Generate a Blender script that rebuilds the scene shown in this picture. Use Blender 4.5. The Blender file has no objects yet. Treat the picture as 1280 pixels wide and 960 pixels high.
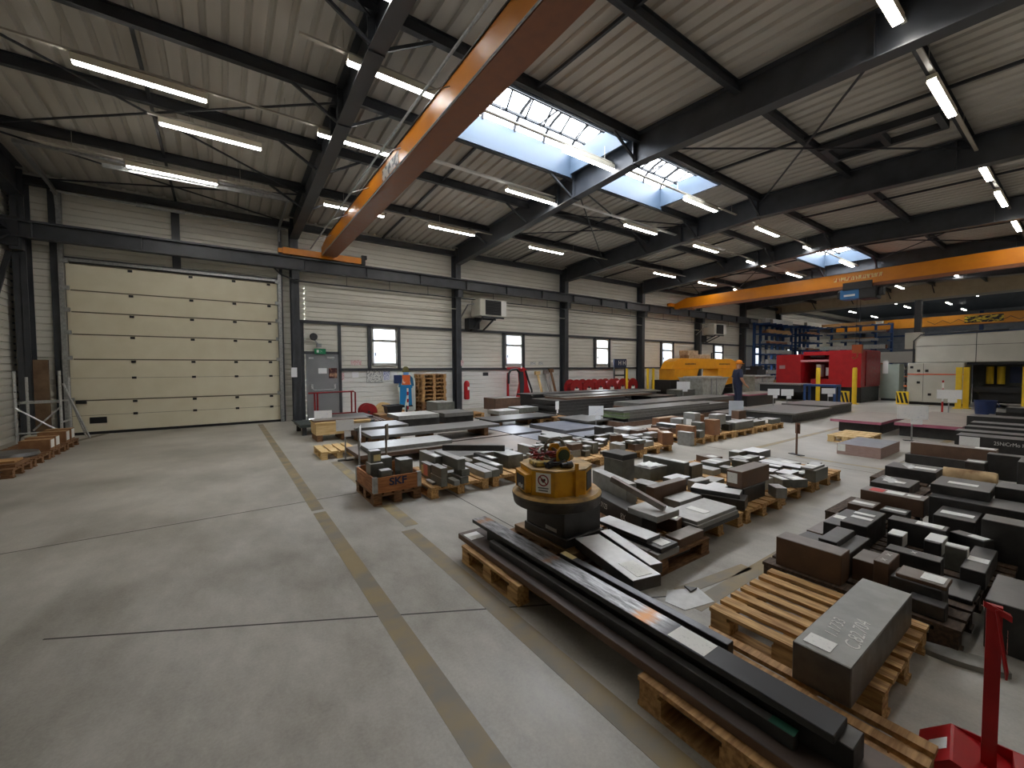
import bpy, bmesh, math, random
from mathutils import Vector, Matrix, noise as mnoise
random.seed(7)
scene = bpy.context.scene
COL = scene.collection
PI = math.pi

# ------------------------------------------------------------------ materials
def srgb(r, g, b):
    f = lambda c: (c/255/12.92 if c/255 <= .04045 else ((c/255+.055)/1.055)**2.4)
    return (f(r), f(g), f(b), 1)
MATS = {}
def mk(name, c1, c2=None, scale=6, rough=.5, metal=0., bump=0., detail=5, stretch=(1, 1, 1), lo=.35, hi=.65, rvar=.1, coat=0., spec=.5):
    """mottled surface: two colours of the thing mixed by noise, roughness varied a little"""
    if name in MATS: return MATS[name]
    m = bpy.data.materials.new(name); m.use_nodes = True
    nt = m.node_tree; N = nt.nodes; L = nt.links
    b = N['Principled BSDF']
    b.inputs['Metallic'].default_value = metal
    b.inputs['Roughness'].default_value = rough
    b.inputs['Specular IOR Level'].default_value = spec
    if coat: b.inputs['Coat Weight'].default_value = coat
    b.inputs['Base Color'].default_value = c1
    if c2:
        tc = N.new('ShaderNodeTexCoord'); mp = N.new('ShaderNodeMapping')
        mp.inputs['Scale'].default_value = stretch
        L.new(tc.outputs['Object'], mp.inputs['Vector'])
        n = N.new('ShaderNodeTexNoise'); n.inputs['Scale'].default_value = scale; n.inputs['Detail'].default_value = detail
        L.new(mp.outputs['Vector'], n.inputs['Vector'])
        r = N.new('ShaderNodeValToRGB')
        r.color_ramp.elements[0].position = lo; r.color_ramp.elements[0].color = c1
        r.color_ramp.elements[1].position = hi; r.color_ramp.elements[1].color = c2
        L.new(n.outputs['Fac'], r.inputs['Fac']); L.new(r.outputs['Color'], b.inputs['Base Color'])
        mr = N.new('ShaderNodeMapRange'); mr.inputs['From Min'].default_value = .3; mr.inputs['From Max'].default_value = .7
        mr.inputs['To Min'].default_value = max(.05, rough-rvar); mr.inputs['To Max'].default_value = min(1, rough+rvar)
        L.new(n.outputs['Fac'], mr.inputs['Value']); L.new(mr.outputs['Result'], b.inputs['Roughness'])
        if bump:
            bp = N.new('ShaderNodeBump'); bp.inputs['Strength'].default_value = bump; bp.inputs['Distance'].default_value = .01
            L.new(n.outputs['Fac'], bp.inputs['Height']); L.new(bp.outputs['Normal'], b.inputs['Normal'])
    MATS[name] = m
    return m
def emit(name, col, strength):
    if name in MATS: return MATS[name]
    m = bpy.data.materials.new(name); m.use_nodes = True
    nt = m.node_tree; nt.nodes.clear()
    e = nt.nodes.new('ShaderNodeEmission'); e.inputs['Color'].default_value = col; e.inputs['Strength'].default_value = strength
    o = nt.nodes.new('ShaderNodeOutputMaterial'); nt.links.new(e.outputs[0], o.inputs[0])
    MATS[name] = m
    return m
def printed(name, paper, ink, sx=60, sy=22, thr=.53):
    """paper with rows of print too small to read"""
    if name in MATS: return MATS[name]
    m = bpy.data.materials.new(name); m.use_nodes = True
    nt = m.node_tree; N = nt.nodes; L = nt.links; b = N['Principled BSDF']; b.inputs['Roughness'].default_value = .75
    tc = N.new('ShaderNodeTexCoord'); mp = N.new('ShaderNodeMapping'); mp.inputs['Scale'].default_value = (sx, sx*.9, sx*1.6)
    L.new(tc.outputs['Object'], mp.inputs['Vector'])
    n = N.new('ShaderNodeTexNoise'); n.inputs['Scale'].default_value = 1.; n.inputs['Detail'].default_value = 2
    L.new(mp.outputs['Vector'], n.inputs['Vector'])
    r = N.new('ShaderNodeValToRGB'); r.color_ramp.elements[0].position = thr; r.color_ramp.elements[0].color = paper
    r.color_ramp.elements[1].position = thr+.1; r.color_ramp.elements[1].color = ink
    L.new(n.outputs['Fac'], r.inputs['Fac']); L.new(r.outputs['Color'], b.inputs['Base Color'])
    MATS[name] = m
    return m
W = srgb
M_struct = mk('anthracite paint', W(54,57,62), W(66,69,74), 3, .42)
M_structd = mk('dark anthracite paint', W(38,40,45), W(50,52,56), 3, .5)
M_wall = mk('cream wall sheet', W(222,219,208), W(230,227,217), 1.2, .5)
M_wallw = mk('white wall sheet', W(224,224,219), W(232,232,228), 1.2, .5)
M_farwall = mk('grey blue siding', W(118,126,138), W(134,142,152), 2, .45)
M_deck = mk('roof deck sheet', W(180,174,165), W(190,185,176), 4, .6, stretch=(1,.2,1))
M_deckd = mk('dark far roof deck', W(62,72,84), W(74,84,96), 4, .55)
M_door = mk('door panel cream', W(212,204,178), W(218,211,187), 2, .5)
M_seal = mk('black rubber', W(22,22,22), None, rough=.7)
M_galv = mk('galvanised steel', W(150,152,152), W(178,180,180), 20, .4, .7)
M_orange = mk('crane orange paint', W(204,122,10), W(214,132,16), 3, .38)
M_orange_d = mk('crane orange underside shade', W(126,76,46), W(138,86,56), 8, .55)  # darker copy of the crane paint, underside shade put into the colour
M_red = mk('red paint', W(168,22,28), W(184,28,34), 4, .4)
M_reddk = mk('dark red paint', W(120,20,24), W(150,24,28), 8, .45)
M_drum = mk('drum red', W(140,22,26), W(165,34,34), 10, .5)
M_yel = mk('yellow paint worn', W(208,150,16), W(176,118,20), 9, .45, lo=.45, hi=.75)
M_bolly = mk('bollard yellow', W(235,196,40), W(245,206,50), 4, .45)
M_yelsaw = mk('saw yellow paint', W(226,150,22), W(236,162,30), 3, .4)
M_blue = mk('rack blue paint', W(30,62,112), W(38,74,128), 4, .45)
M_blued = mk('dark blue plastic', W(22,40,84), W(28,50,98), 4, .5)
M_black = mk('black plastic', W(20,20,22), W(30,30,32), 10, .45)
M_white = mk('white paint', W(228,228,224), None, rough=.4)
M_cream = mk('machine beige grey', W(186,184,172), W(194,192,180), 2, .45)
M_greydoor = mk('grey door paint', W(132,134,136), W(142,144,146), 2, .45)
M_alum = mk('brushed aluminium', W(190,192,194), W(210,212,214), 30, .35, .8)
M_binc = mk('scuffed grey container', W(150,150,140), W(178,178,168), 7, .5, .2)
M_wood = mk('pallet wood', W(190,148,94), W(140,102,62), 5, .7, stretch=(1,9,9), bump=.15)
M_woody = mk('pallet wood across', W(214,174,114), W(150,110,66), 5, .7, stretch=(9,1,9), bump=.15)
M_woodd = mk('weathered pallet wood', W(140,100,62), W(96,66,42), 6, .75, stretch=(2,9,9), bump=.15)
M_woodn = mk('new pale timber', W(226,196,142), W(206,172,116), 5, .65, stretch=(1,8,8))
M_crate = mk('crate board wood', W(176,116,66), W(140,86,48), 6, .65, stretch=(1,1,8))
M_paper = printed('label paper', W(240,240,236), W(218,218,216), 70, thr=.6)
M_paperb = mk('blank paper', W(240,240,236), None, rough=.7)
M_sign = printed('sign print', W(240,241,242), W(214,219,227), 22, thr=.62)
M_tagp = mk('pink tag', W(214,140,130), None, rough=.7)
M_tagy = mk('yellow tag', W(214,196,140), None, rough=.7)
M_chalk = mk('chalk marking', W(222,222,216), None, rough=.9)
M_skin = mk('skin', W(200,146,116), None, rough=.5)
M_navy = mk('navy work cloth', W(28,34,56), W(36,42,66), 20, .8)
M_cap = mk('orange cap cloth', W(226,132,22), None, rough=.7)
M_cordr = mk('red cable', W(150,34,30), W(90,22,22), 30, .5)
M_yell_line = mk('worn yellow marking', W(158,140,98), W(138,131,116), 5, .5, lo=.4, hi=.6, detail=8)
M_yell_line2 = mk('worn yellow brown marking', W(140,122,86), W(124,117,103), 4, .5, lo=.4, hi=.62, detail=8)
M_joint = mk('floor joint filler', W(62,58,54), None, rough=.7)
M_ground = mk('yard ground', W(120,124,112), W(140,140,130), .5, .9)
M_bark = mk('bark', W(70,62,54), None, rough=.9)
# steel: a top skin and a sawn-side skin
S = {  # G, L, O and K tops are paler, sky sheen put into the colour
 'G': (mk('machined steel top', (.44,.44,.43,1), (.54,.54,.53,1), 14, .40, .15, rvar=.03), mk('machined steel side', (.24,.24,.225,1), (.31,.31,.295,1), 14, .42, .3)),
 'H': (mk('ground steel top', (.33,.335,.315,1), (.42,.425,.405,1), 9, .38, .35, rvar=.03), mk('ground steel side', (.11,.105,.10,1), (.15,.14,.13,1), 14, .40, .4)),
 'L': (mk('sheen-pale steel top', (.76,.76,.76,1), (.84,.84,.84,1), 18, .42, .12, rvar=.03), mk('bright steel side', (.07,.07,.07,1), (.11,.11,.11,1), 14, .4, .4)),
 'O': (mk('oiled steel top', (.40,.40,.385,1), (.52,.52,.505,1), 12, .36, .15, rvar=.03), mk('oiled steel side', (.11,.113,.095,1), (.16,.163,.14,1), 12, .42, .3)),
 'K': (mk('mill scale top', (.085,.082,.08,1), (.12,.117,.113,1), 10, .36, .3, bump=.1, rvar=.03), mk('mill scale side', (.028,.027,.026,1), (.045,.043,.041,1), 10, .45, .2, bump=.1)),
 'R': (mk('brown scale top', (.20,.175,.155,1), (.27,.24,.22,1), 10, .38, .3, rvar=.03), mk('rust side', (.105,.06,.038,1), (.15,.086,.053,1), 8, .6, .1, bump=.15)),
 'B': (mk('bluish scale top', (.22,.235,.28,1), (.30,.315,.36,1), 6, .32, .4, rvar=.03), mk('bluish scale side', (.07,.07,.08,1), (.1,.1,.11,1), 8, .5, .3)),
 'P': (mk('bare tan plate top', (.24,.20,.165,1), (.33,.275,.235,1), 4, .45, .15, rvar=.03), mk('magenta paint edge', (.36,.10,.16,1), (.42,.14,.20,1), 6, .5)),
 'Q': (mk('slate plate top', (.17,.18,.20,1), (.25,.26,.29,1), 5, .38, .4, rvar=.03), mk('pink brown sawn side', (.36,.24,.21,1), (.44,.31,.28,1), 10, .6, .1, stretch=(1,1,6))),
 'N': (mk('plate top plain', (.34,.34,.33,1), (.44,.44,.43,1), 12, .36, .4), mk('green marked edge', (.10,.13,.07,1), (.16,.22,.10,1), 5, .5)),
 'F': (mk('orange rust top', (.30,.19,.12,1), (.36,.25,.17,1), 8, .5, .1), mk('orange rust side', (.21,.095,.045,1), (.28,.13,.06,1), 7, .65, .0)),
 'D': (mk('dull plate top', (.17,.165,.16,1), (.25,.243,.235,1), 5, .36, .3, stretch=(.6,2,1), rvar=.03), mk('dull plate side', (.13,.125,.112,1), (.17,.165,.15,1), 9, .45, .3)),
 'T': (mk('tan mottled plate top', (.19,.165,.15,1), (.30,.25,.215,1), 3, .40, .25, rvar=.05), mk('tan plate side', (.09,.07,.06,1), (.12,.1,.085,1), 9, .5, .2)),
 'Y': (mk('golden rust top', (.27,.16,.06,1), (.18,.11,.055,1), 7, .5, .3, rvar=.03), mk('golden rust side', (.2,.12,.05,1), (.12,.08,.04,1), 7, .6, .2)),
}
def scaled_bar_mat():
    """long flat bar: bright worn streaks, black scale, one rust patch"""
    m = bpy.data.materials.new('worn flat bar top'); m.use_nodes = True
    nt = m.node_tree; N = nt.nodes; L = nt.links; b = N['Principled BSDF']
    tc = N.new('ShaderNodeTexCoord'); mp = N.new('ShaderNodeMapping'); mp.inputs['Scale'].default_value = (9, 1.6, 1)
    L.new(tc.outputs['Object'], mp.inputs['Vector'])
    n = N.new('ShaderNodeTexNoise'); n.inputs['Scale'].default_value = 3.2; n.inputs['Detail'].default_value = 8; n.inputs['Roughness'].default_value = .7
    L.new(mp.outputs['Vector'], n.inputs['Vector'])
    r = N.new('ShaderNodeValToRGB'); r.color_ramp.elements[0].position = .38; r.color_ramp.elements[0].color = (.06,.06,.062,1)
    r.color_ramp.elements[1].position = .66; r.color_ramp.elements[1].color = (.42,.42,.43,1)
    L.new(n.outputs['Fac'], r.inputs['Fac'])
    # bare end beyond the label is plain black; rust patches sit at two fixed places along the bar
    sep = N.new('ShaderNodeSeparateXYZ'); L.new(tc.outputs['Object'], sep.inputs[0])
    gt = N.new('ShaderNodeMapRange'); gt.inputs['From Min'].default_value = -.62; gt.inputs['From Max'].default_value = -.52
    L.new(sep.outputs['Y'], gt.inputs['Value'])
    mx = N.new('ShaderNodeMix'); mx.data_type = 'RGBA'; mx.inputs[6].default_value = (.045,.046,.05,1)
    L.new(gt.outputs['Result'], mx.inputs[0]); L.new(r.outputs['Color'], mx.inputs[7])
    last = mx.outputs[2]
    for yc, wd in ((-.47, .09), (.33, .06), (1.22, .08)):
        sb = N.new('ShaderNodeMath'); sb.operation = 'SUBTRACT'; sb.inputs[1].default_value = yc; L.new(sep.outputs['Y'], sb.inputs[0])
        ab = N.new('ShaderNodeMath'); ab.operation = 'ABSOLUTE'; L.new(sb.outputs[0], ab.inputs[0])
        ad = N.new('ShaderNodeMath'); ad.operation = 'MULTIPLY_ADD'; ad.inputs[1].default_value = .22; L.new(n.outputs['Fac'], ad.inputs[0]); L.new(ab.outputs[0], ad.inputs[2])
        mr = N.new('ShaderNodeMapRange'); mr.inputs['From Min'].default_value = wd+.09; mr.inputs['From Max'].default_value = wd+.02
        L.new(ad.outputs[0], mr.inputs['Value'])
        m2 = N.new('ShaderNodeMix'); m2.data_type = 'RGBA'; m2.inputs[7].default_value = (.34,.15,.05,1)
        L.new(mr.outputs['Result'], m2.inputs[0]); L.new(last, m2.inputs[6]); last = m2.outputs[2]
    L.new(last, b.inputs['Base Color'])
    b.inputs['Metallic'].default_value = .6; b.inputs['Roughness'].default_value = .36
    return m
def floor_mat():
    m = bpy.data.materials.new('polished concrete'); m.use_nodes = True
    nt = m.node_tree; N = nt.nodes; L = nt.links; b = N['Principled BSDF']
    tc = N.new('ShaderNodeTexCoord')
    n1 = N.new('ShaderNodeTexNoise'); n1.inputs['Scale'].default_value = .55; n1.inputs['Detail'].default_value = 6
    n2 = N.new('ShaderNodeTexNoise'); n2.inputs['Scale'].default_value = 60; n2.inputs['Detail'].default_value = 8; n2.inputs['Roughness'].default_value = .7
    mp = N.new('ShaderNodeMapping'); mp.inputs['Scale'].default_value = (1.6, .8, 1); mp.inputs['Rotation'].default_value = (0,0,.5)
    n3 = N.new('ShaderNodeTexNoise'); n3.inputs['Scale'].default_value = 2.6; n3.inputs['Detail'].default_value = 9; n3.inputs['Roughness'].default_value = .65
    L.new(tc.outputs['Object'], n1.inputs['Vector']); L.new(tc.outputs['Object'], n2.inputs['Vector'])
    L.new(tc.outputs['Object'], mp.inputs['Vector']); L.new(mp.outputs['Vector'], n3.inputs['Vector'])
    r = N.new('ShaderNodeValToRGB'); r.color_ramp.elements[0].position = .36; r.color_ramp.elements[0].color = W(118,113,103)
    r.color_ramp.elements[1].position = .64; r.color_ramp.elements[1].color = W(190,186,177)
    ad = N.new('ShaderNodeMath'); ad.operation = 'MULTIPLY_ADD'; ad.inputs[1].default_value = .5
    L.new(n1.outputs['Fac'], ad.inputs[0])
    ml = N.new('ShaderNodeMath'); ml.operation = 'MULTIPLY_ADD'; ml.inputs[1].default_value = .35
    L.new(n3.outputs['Fac'], ml.inputs[0])
    m3 = N.new('ShaderNodeMath'); m3.operation = 'MULTIPLY'; m3.inputs[1].default_value = .16; L.new(n2.outputs['Fac'], m3.inputs[0])
    L.new(m3.outputs[0], ml.inputs[2]); L.new(ml.outputs[0], ad.inputs[2])
    L.new(ad.outputs[0], r.inputs['Fac']); L.new(r.outputs['Color'], b.inputs['Base Color'])
    mr = N.new('ShaderNodeMapRange'); mr.inputs['From Min'].default_value = .3; mr.inputs['From Max'].default_value = .7
    mr.inputs['To Min'].default_value = .3; mr.inputs['To Max'].default_value = .52
    L.new(n3.outputs['Fac'], mr.inputs['Value']); L.new(mr.outputs['Result'], b.inputs['Roughness'])
    bp = N.new('ShaderNodeBump'); bp.inputs['Strength'].default_value = .06; bp.inputs['Distance'].default_value = .01
    L.new(n2.outputs['Fac'], bp.inputs['Height']); L.new(bp.outputs['Normal'], b.inputs['Normal'])
    return m
def glazing(name, tint, trans, rough=.0):
    m = bpy.data.materials.new(name); m.use_nodes = True
    nt = m.node_tree; N = nt.nodes; L = nt.links; N.clear()
    t = N.new('ShaderNodeBsdfTransparent'); t.inputs['Color'].default_value = tint
    d = N.new('ShaderNodeBsdfTranslucent'); d.inputs['Color'].default_value = (.9,.92,.95,1)
    g = N.new('ShaderNodeBsdfGlossy'); g.inputs['Roughness'].default_value = .05
    mx = N.new('ShaderNodeMixShader'); mx.inputs[0].default_value = 1-trans
    L.new(t.outputs[0], mx.inputs[1]); L.new(d.outputs[0], mx.inputs[2])
    m2 = N.new('ShaderNodeMixShader'); m2.inputs[0].default_value = .06
    L.new(mx.outputs[0], m2.inputs[1]); L.new(g.outputs[0], m2.inputs[2])
    o = N.new('ShaderNodeOutputMaterial'); L.new(m2.outputs[0], o.inputs[0])
    return m
M_glass = glazing('window glass', (.93,.95,.97,1), 1.)
M_poly = glazing('clear polycarbonate', (.92,.95,1,1), .85)

# ------------------------------------------------------------------ mesh helpers
class MB:
    def __init__(s): s.v = []; s.f = []; s.mi = []
    def add(s, vs, fs, mi=0):
        o = len(s.v); s.v += [tuple(p) for p in vs]; s.f += [tuple(i+o for i in f) for f in fs]; s.mi += [mi]*len(fs); return s
    def box(s, x0, x1, y0, y1, z0, z1, mi=0, top=None):
        vs = [(x0,y0,z0),(x1,y0,z0),(x1,y1,z0),(x0,y1,z0),(x0,y0,z1),(x1,y0,z1),(x1,y1,z1),(x0,y1,z1)]
        fs = [(3,2,1,0),(0,1,5,4),(1,2,6,5),(2,3,7,6),(3,0,4,7)]
        s.add(vs, fs, mi); s.f.append(tuple(i+len(s.v)-8 for i in (4,5,6,7))); s.mi.append(mi if top is None else top); return s
    def hexa(s, b, t, mi=0):
        """eight corners: four below, four above"""
        return s.add(list(b)+list(t), [(3,2,1,0),(4,5,6,7),(0,1,5,4),(1,2,6,5),(2,3,7,6),(3,0,4,7)], mi)
    def bar(s, p, q, w, h=None, up=(0,0,1), mi=0):
        p, q = Vector(p), Vector(q); h = h or w; d = (q-p).normalized(); u = Vector(up)
        if abs(d.dot(u)) > .98: u = Vector((0,1,0))
        r = d.cross(u).normalized(); u = r.cross(d)
        c = [r*a*w/2+u*b_*h/2 for a, b_ in ((-1,-1),(1,-1),(1,1),(-1,1))]
        return s.add([p+k for k in c]+[q+k for k in c], [(3,2,1,0),(4,5,6,7),(0,1,5,4),(1,2,6,5),(2,3,7,6),(3,0,4,7)], mi)
    def tube(s, pts, r, n=8, mi=0, cap=True):
        pts = [Vector(p) for p in pts]; rings = []; prev = None
        for i, p in enumerate(pts):
            d = ((pts[min(i+1,len(pts)-1)]-pts[max(i-1,0)])).normalized()
            u = Vector((0,0,1)) if prev is None else prev
            if abs(d.dot(u)) > .95: u = Vector((0,1,0)) if abs(d.y) < .9 else Vector((1,0,0))
            x = d.cross(u).normalized(); y = x.cross(d).normalized(); prev = y
            rr = r[i] if isinstance(r, (list, tuple)) else r
            rings.append([p+(x*math.cos(2*PI*k/n)+y*math.sin(2*PI*k/n))*rr for k in range(n)])
        vs = [v for g in rings for v in g]; fs = []
        for i in range(len(pts)-1):
            for k in range(n): a = i*n+k; b = i*n+(k+1)%n; fs.append((a, b, b+n, a+n))
        if cap: fs += [tuple(range(n))[::-1], tuple(range((len(pts)-1)*n, len(pts)*n))]
        return s.add(vs, fs, mi)
    def lathe(s, prof, c=(0,0,0), n=32, axis='z', mi=0):
        vs = []; fs = []
        for (r, h) in prof:
            for k in range(n):
                a = 2*PI*k/n; x, y = r*math.cos(a), r*math.sin(a)
                vs.append({'z': (c[0]+x, c[1]+y, c[2]+h), 'x': (c[0]+h, c[1]+x, c[2]+y), 'y': (c[0]+y, c[1]+h, c[2]+x)}[axis])
        for i in range(len(prof)-1):
            for k in range(n): a = i*n+k; b = i*n+(k+1)%n; fs.append((a, b, b+n, a+n))
        fs += [tuple(range(n))[::-1], tuple(range((len(prof)-1)*n, len(prof)*n))]
        return s.add(vs, fs, mi)
    def prism(s, poly, a, b, axis='z', mi=0):
        m = {'z': lambda u, v, w: (u, v, w), 'y': lambda u, v, w: (u, w, v), 'x': lambda u, v, w: (w, u, v)}[axis]
        n = len(poly); vs = [m(u, v, a) for u, v in poly]+[m(u, v, b) for u, v in poly]
        fs = [tuple(range(n))[::-1], tuple(range(n, 2*n))]+[(i, (i+1) % n, (i+1) % n+n, i+n) for i in range(n)]
        return s.add(vs, fs, mi)
    def build(s, name, mats, parent=None, smooth=False, bevel=0, loc=None, rz=0):
        me = bpy.data.meshes.new(name); me.from_pydata(s.v, [], s.f)
        mats = mats if isinstance(mats, (list, tuple)) else [mats]
        for m in mats: me.materials.append(m)
        for p, i in zip(me.polygons, s.mi): p.material_index = i
        bm = bmesh.new(); bm.from_mesh(me); bmesh.ops.recalc_face_normals(bm, faces=bm.faces); bm.to_mesh(me); bm.free()
        if smooth:
            for p in me.polygons: p.use_smooth = True
            try: me.set_sharp_from_angle(angle=.7)
            except Exception: pass
        o = bpy.data.objects.new(name, me); COL.objects.link(o)
        if parent: o.parent = parent
        if loc: o.location = loc
        if rz: o.rotation_euler.z = rz
        if bevel:
            b = o.modifiers.new('edge', 'BEVEL'); b.width = bevel; b.segments = 1; b.limit_method = 'ANGLE'
        return o
def tag(o, label=None, cat=None, group=None, kind=None):
    if label: o['label'] = label
    if cat: o['category'] = cat
    if group: o['group'] = group
    if kind: o['kind'] = kind
    return o
def empty(name, loc=(0,0,0), label=None, cat=None, rz=0, group=None, kind=None):
    o = bpy.data.objects.new(name, None); COL.objects.link(o); o.location = loc; o.rotation_euler.z = rz; o.empty_display_size = .1
    return tag(o, label, cat, group, kind)
def kids(o): return list(o.children)
def copy_tree(o, parent=None, depth=0):
    c = o.copy(); COL.objects.link(c)
    if parent: c.parent = parent
    for k in kids(o): copy_tree(k, c, depth+1)
    return c
def struct(o): o['kind'] = 'structure'; return o
def text_obj(name, s, size, mat, parent=None, loc=(0,0,0), rot=(0,0,0), depth=.001, wide=1., shear=0., bold=0.):
    cu = bpy.data.curves.new(name, 'FONT'); cu.body = s; cu.size = size; cu.extrude = depth; cu.align_x = 'CENTER'; cu.align_y = 'CENTER'; cu.shear = shear; cu.offset = bold
    t = bpy.data.objects.new(name, cu); COL.objects.link(t)
    dg = bpy.context.evaluated_depsgraph_get()
    me = bpy.data.meshes.new_from_object(t.evaluated_get(dg)); bpy.data.objects.remove(t); bpy.data.curves.remove(cu)
    me.materials.clear(); me.materials.append(mat)
    o = bpy.data.objects.new(name, me); COL.objects.link(o); o.location = loc; o.rotation_euler = rot; o.scale = (wide, 1, 1)
    if parent: o.parent = parent
    return o
# ------------------------------------------------------------------ the hall
YW = 14.85          # inner face of the window wall
XL, XR, XF = -4.05, 36.1, 56.
YR = -2.85
COLX = [-3.81+5.7*k for k in range(8)]
RIDGE = 6.0
def zr(y): return 6.78-.045*abs(y-RIDGE)
fl = MB().box(XL-.3, XF+.3, YR-.3, YW+.3, -.2, 0).build('floor', floor_mat()); struct(fl)
def strip(name, pts, w, mat, z=.0015):
    m = MB()
    for (a, b) in zip(pts[:-1], pts[1:]):
        d = (Vector(b)-Vector(a)).normalized(); n = Vector((-d.y, d.x))*w/2
        A, Bv = Vector(a), Vector(b)
        m.add([(*(A+n), 0), (*(A-n), 0), (*(Bv-n), 0), (*(Bv+n), 0), (*(A+n), z), (*(A-n), z), (*(Bv-n), z), (*(Bv+n), z)], [(4,5,6,7),(0,1,5,4),(1,2,6,5),(2,3,7,6),(3,0,4,7)])
    return m.build(name, mat, fl)
strip('painted_line', [(.86,14.4), (.86,5.2)], .13, M_yell_line2)
strip('painted_line', [(.86,5.1), (.87,-1)], .13, M_yell_line2)
strip('painted_line', [(1.58,7.75), (1.58,4.1)], .14, M_yell_line)
strip('painted_line', [(1.50,4.0), (1.50,-1)], .14, M_yell_line2)
strip('painted_line', [(2.7,1.72), (3.5,1.62)], .10, M_yell_line2)
strip('painted_line', [(8.6,3.95), (30,3.95)], .12, M_yell_line)
strip('painted_line', [(2.6,1.55), (4.6,1.55)], .12, M_yell_line2)
strip('painted_line', [(7.9,1.85), (13.5,1.85)], .12, M_yell_line)
strip('painted_line', [(8.6,3.15), (8.6,1.9)], .10, M_yell_line)
strip('painted_line', [(-4,9.7), (-2.55,14.7)], .16, mk('dark dirt marking', W(92,84,66), W(110,102,86), 6, .5))
strip('floor_joint', [(-4,5.62), (2.2,5.62)], .012, M_joint, .001)
strip('floor_joint', [(-.95,3.67), (2.6,1.72)], .012, M_joint, .001)
strip('floor_joint', [(2.42,6.3), (2.42,-1)], .010, M_joint, .001)
strip('floor_joint', [(8.2,6.3), (8.2,-1)], .010, M_joint, .001)

# roof deck: trapezoidal sheet, ribs running from eave to ridge, holes for the rooflights
SKY = [(3.9, 7.35), (7.82, 11.1), (20.9, 24.3)]
SKY0, SKY1 = 6.06, 7.86
def deck(name, x0, x1, segs, mat, z_of, p=.333):
    m = MB(); n = int((x1-x0)/p); prof = []
    for i in range(n+1):
        b = x0+i*p
        prof += [(b, 0), (b+.63*p, 0), (b+.72*p, .05), (b+.91*p, .05)]
    prof = [q for q in prof if q[0] <= x1+.3]
    for (xa, za), (xb, zb) in zip(prof[:-1], prof[1:]):
        for (ya, yb, holes) in segs:
            y0, y1 = ya, yb
            if holes:
                for (s0, s1) in SKY:
                    if xb > s0 and xa < s1: y0 = SKY1
            m.add([(xa, y0, z_of(y0)+za), (xb, y0, z_of(y0)+zb), (xb, y1, z_of(y1)+zb), (xa, y1, z_of(y1)+za)], [(0,1,2,3)])
    return struct(m.build(name, mat))
deck('ceiling', XL-.1, XR, [(RIDGE, YW+.1, True), (YR-.1, RIDGE, False)], M_deck, zr, .272)
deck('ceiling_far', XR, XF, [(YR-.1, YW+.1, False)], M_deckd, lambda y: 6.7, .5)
struct(MB().box(XR+.1, XF+.4, YR-.3, YW+.3, 6.9, 6.95).build('ceiling_sky_stop', M_deckd))  # added sheet above the far roof, blocks a strip of sky
# rooflights: sheet upstands and a vaulted polycarbonate glazing with ribs
M_up = mk('rooflight upstand sheet', W(62,76,92), W(68,84,100), 2, .5)
for (a, b) in SKY:
    r = empty('rooflight', ((a+b)/2, (SKY0+SKY1)/2, 6.7)); struct(r)
    cx, cy = (a+b)/2, (SKY0+SKY1)/2; hx, hy = (b-a)/2, (SKY1-SKY0)/2
    u = MB()
    u.box(-hx-.05, hx+.05, -hy-.05, -hy, -.12, .42); u.box(-hx-.05, hx+.05, hy, hy+.05, -.2, .42)
    u.box(-hx-.05, -hx, -hy, hy, -.12, .42); u.box(hx, hx+.05, -hy, hy, -.12, .42)
    u.build('upstand', M_up, r)
    g = MB(); nseg = 10; A = []
    for k in range(nseg+1):
        t = PI*k/nseg; A.append((-hy*1.02*math.cos(t), .42+.42*math.sin(t)))
    for (p, q) in zip(A[:-1], A[1:]): g.add([(-hx, p[0], p[1]), (hx, p[0], p[1]), (hx, q[0], q[1]), (-hx, q[0], q[1])], [(0,1,2,3)])
    g.build('glazing', M_poly, r)
    rb = MB(); nr = int((b-a)/.75)
    for k in range(nr+1):
        x = -hx+2*hx*k/nr
        rb.tube([(x, y, z-.03) for y, z in A], .045, 4)
    rb.box(-hx, hx, -.05, .05, .70, .80)
    rb.build('glazing_bar', mk('glazing bar grey', W(40,40,42), None, rough=.5), r)
    ar = MB(); ar.box(-hx+.1, hx-.1, -.37, -.32, .30, .35); ar.box(-hx+.1, hx-.1, .25, .30, .30, .35)
    ar.box(-hx+.1, -hx+.13, -.35, .28, .3, .33); ar.box(.2, .23, -.35, .28, .3, .33)
    for k in range(6): ar.bar((-hx+.3+k*.5, -.33, .31), (-hx+.55+k*.5, .26, .31), .035)
    ar.build('safety_grid', mk('glazing bar grey', W(40,40,42), None), r)

# walls: horizontally profiled sheet
def ribbed(m, x0, x1, z0, z1, y, p=.165, d=.032, axis='y', sgn=-1, mi=0):
    z = z0; pts = []
    while z < z1-.001:
        zz = min(z+p, z1); pts += [(z, 0), (max(z, zz-.046), 0), (max(z, zz-.038), d), (max(z, zz-.008), d)]; z = zz
    pts.append((z1, 0))
    for (za, da), (zb, db) in zip(pts[:-1], pts[1:]):
        if axis == 'y': vs = [(x0, y-sgn*da, za), (x1, y-sgn*da, za), (x1, y-sgn*db, zb), (x0, y-sgn*db, zb)]
        else: vs = [(y-sgn*da, x0, za), (y-sgn*da, x1, za), (y-sgn*db, x1, zb), (y-sgn*db, x0, zb)]
        m.add(vs, [(0,1,2,3)], mi)
WIN = [(4.32,5.24), (10.04,10.96), (15.65,16.6), (21.22,22.26), (27.,28.), (32.45,33.5), (38.2,39.2), (39.7,40.5), (43.8,44.9)]
wz0, wz1 = 1.76, 3.12
DX0, DX1, DZ = -3.2, 1.48, 4.38       # sectional door
PX0, PX1, PZ = 2.2, 3.2, 2.14         # personnel door
wm = MB()
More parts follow.
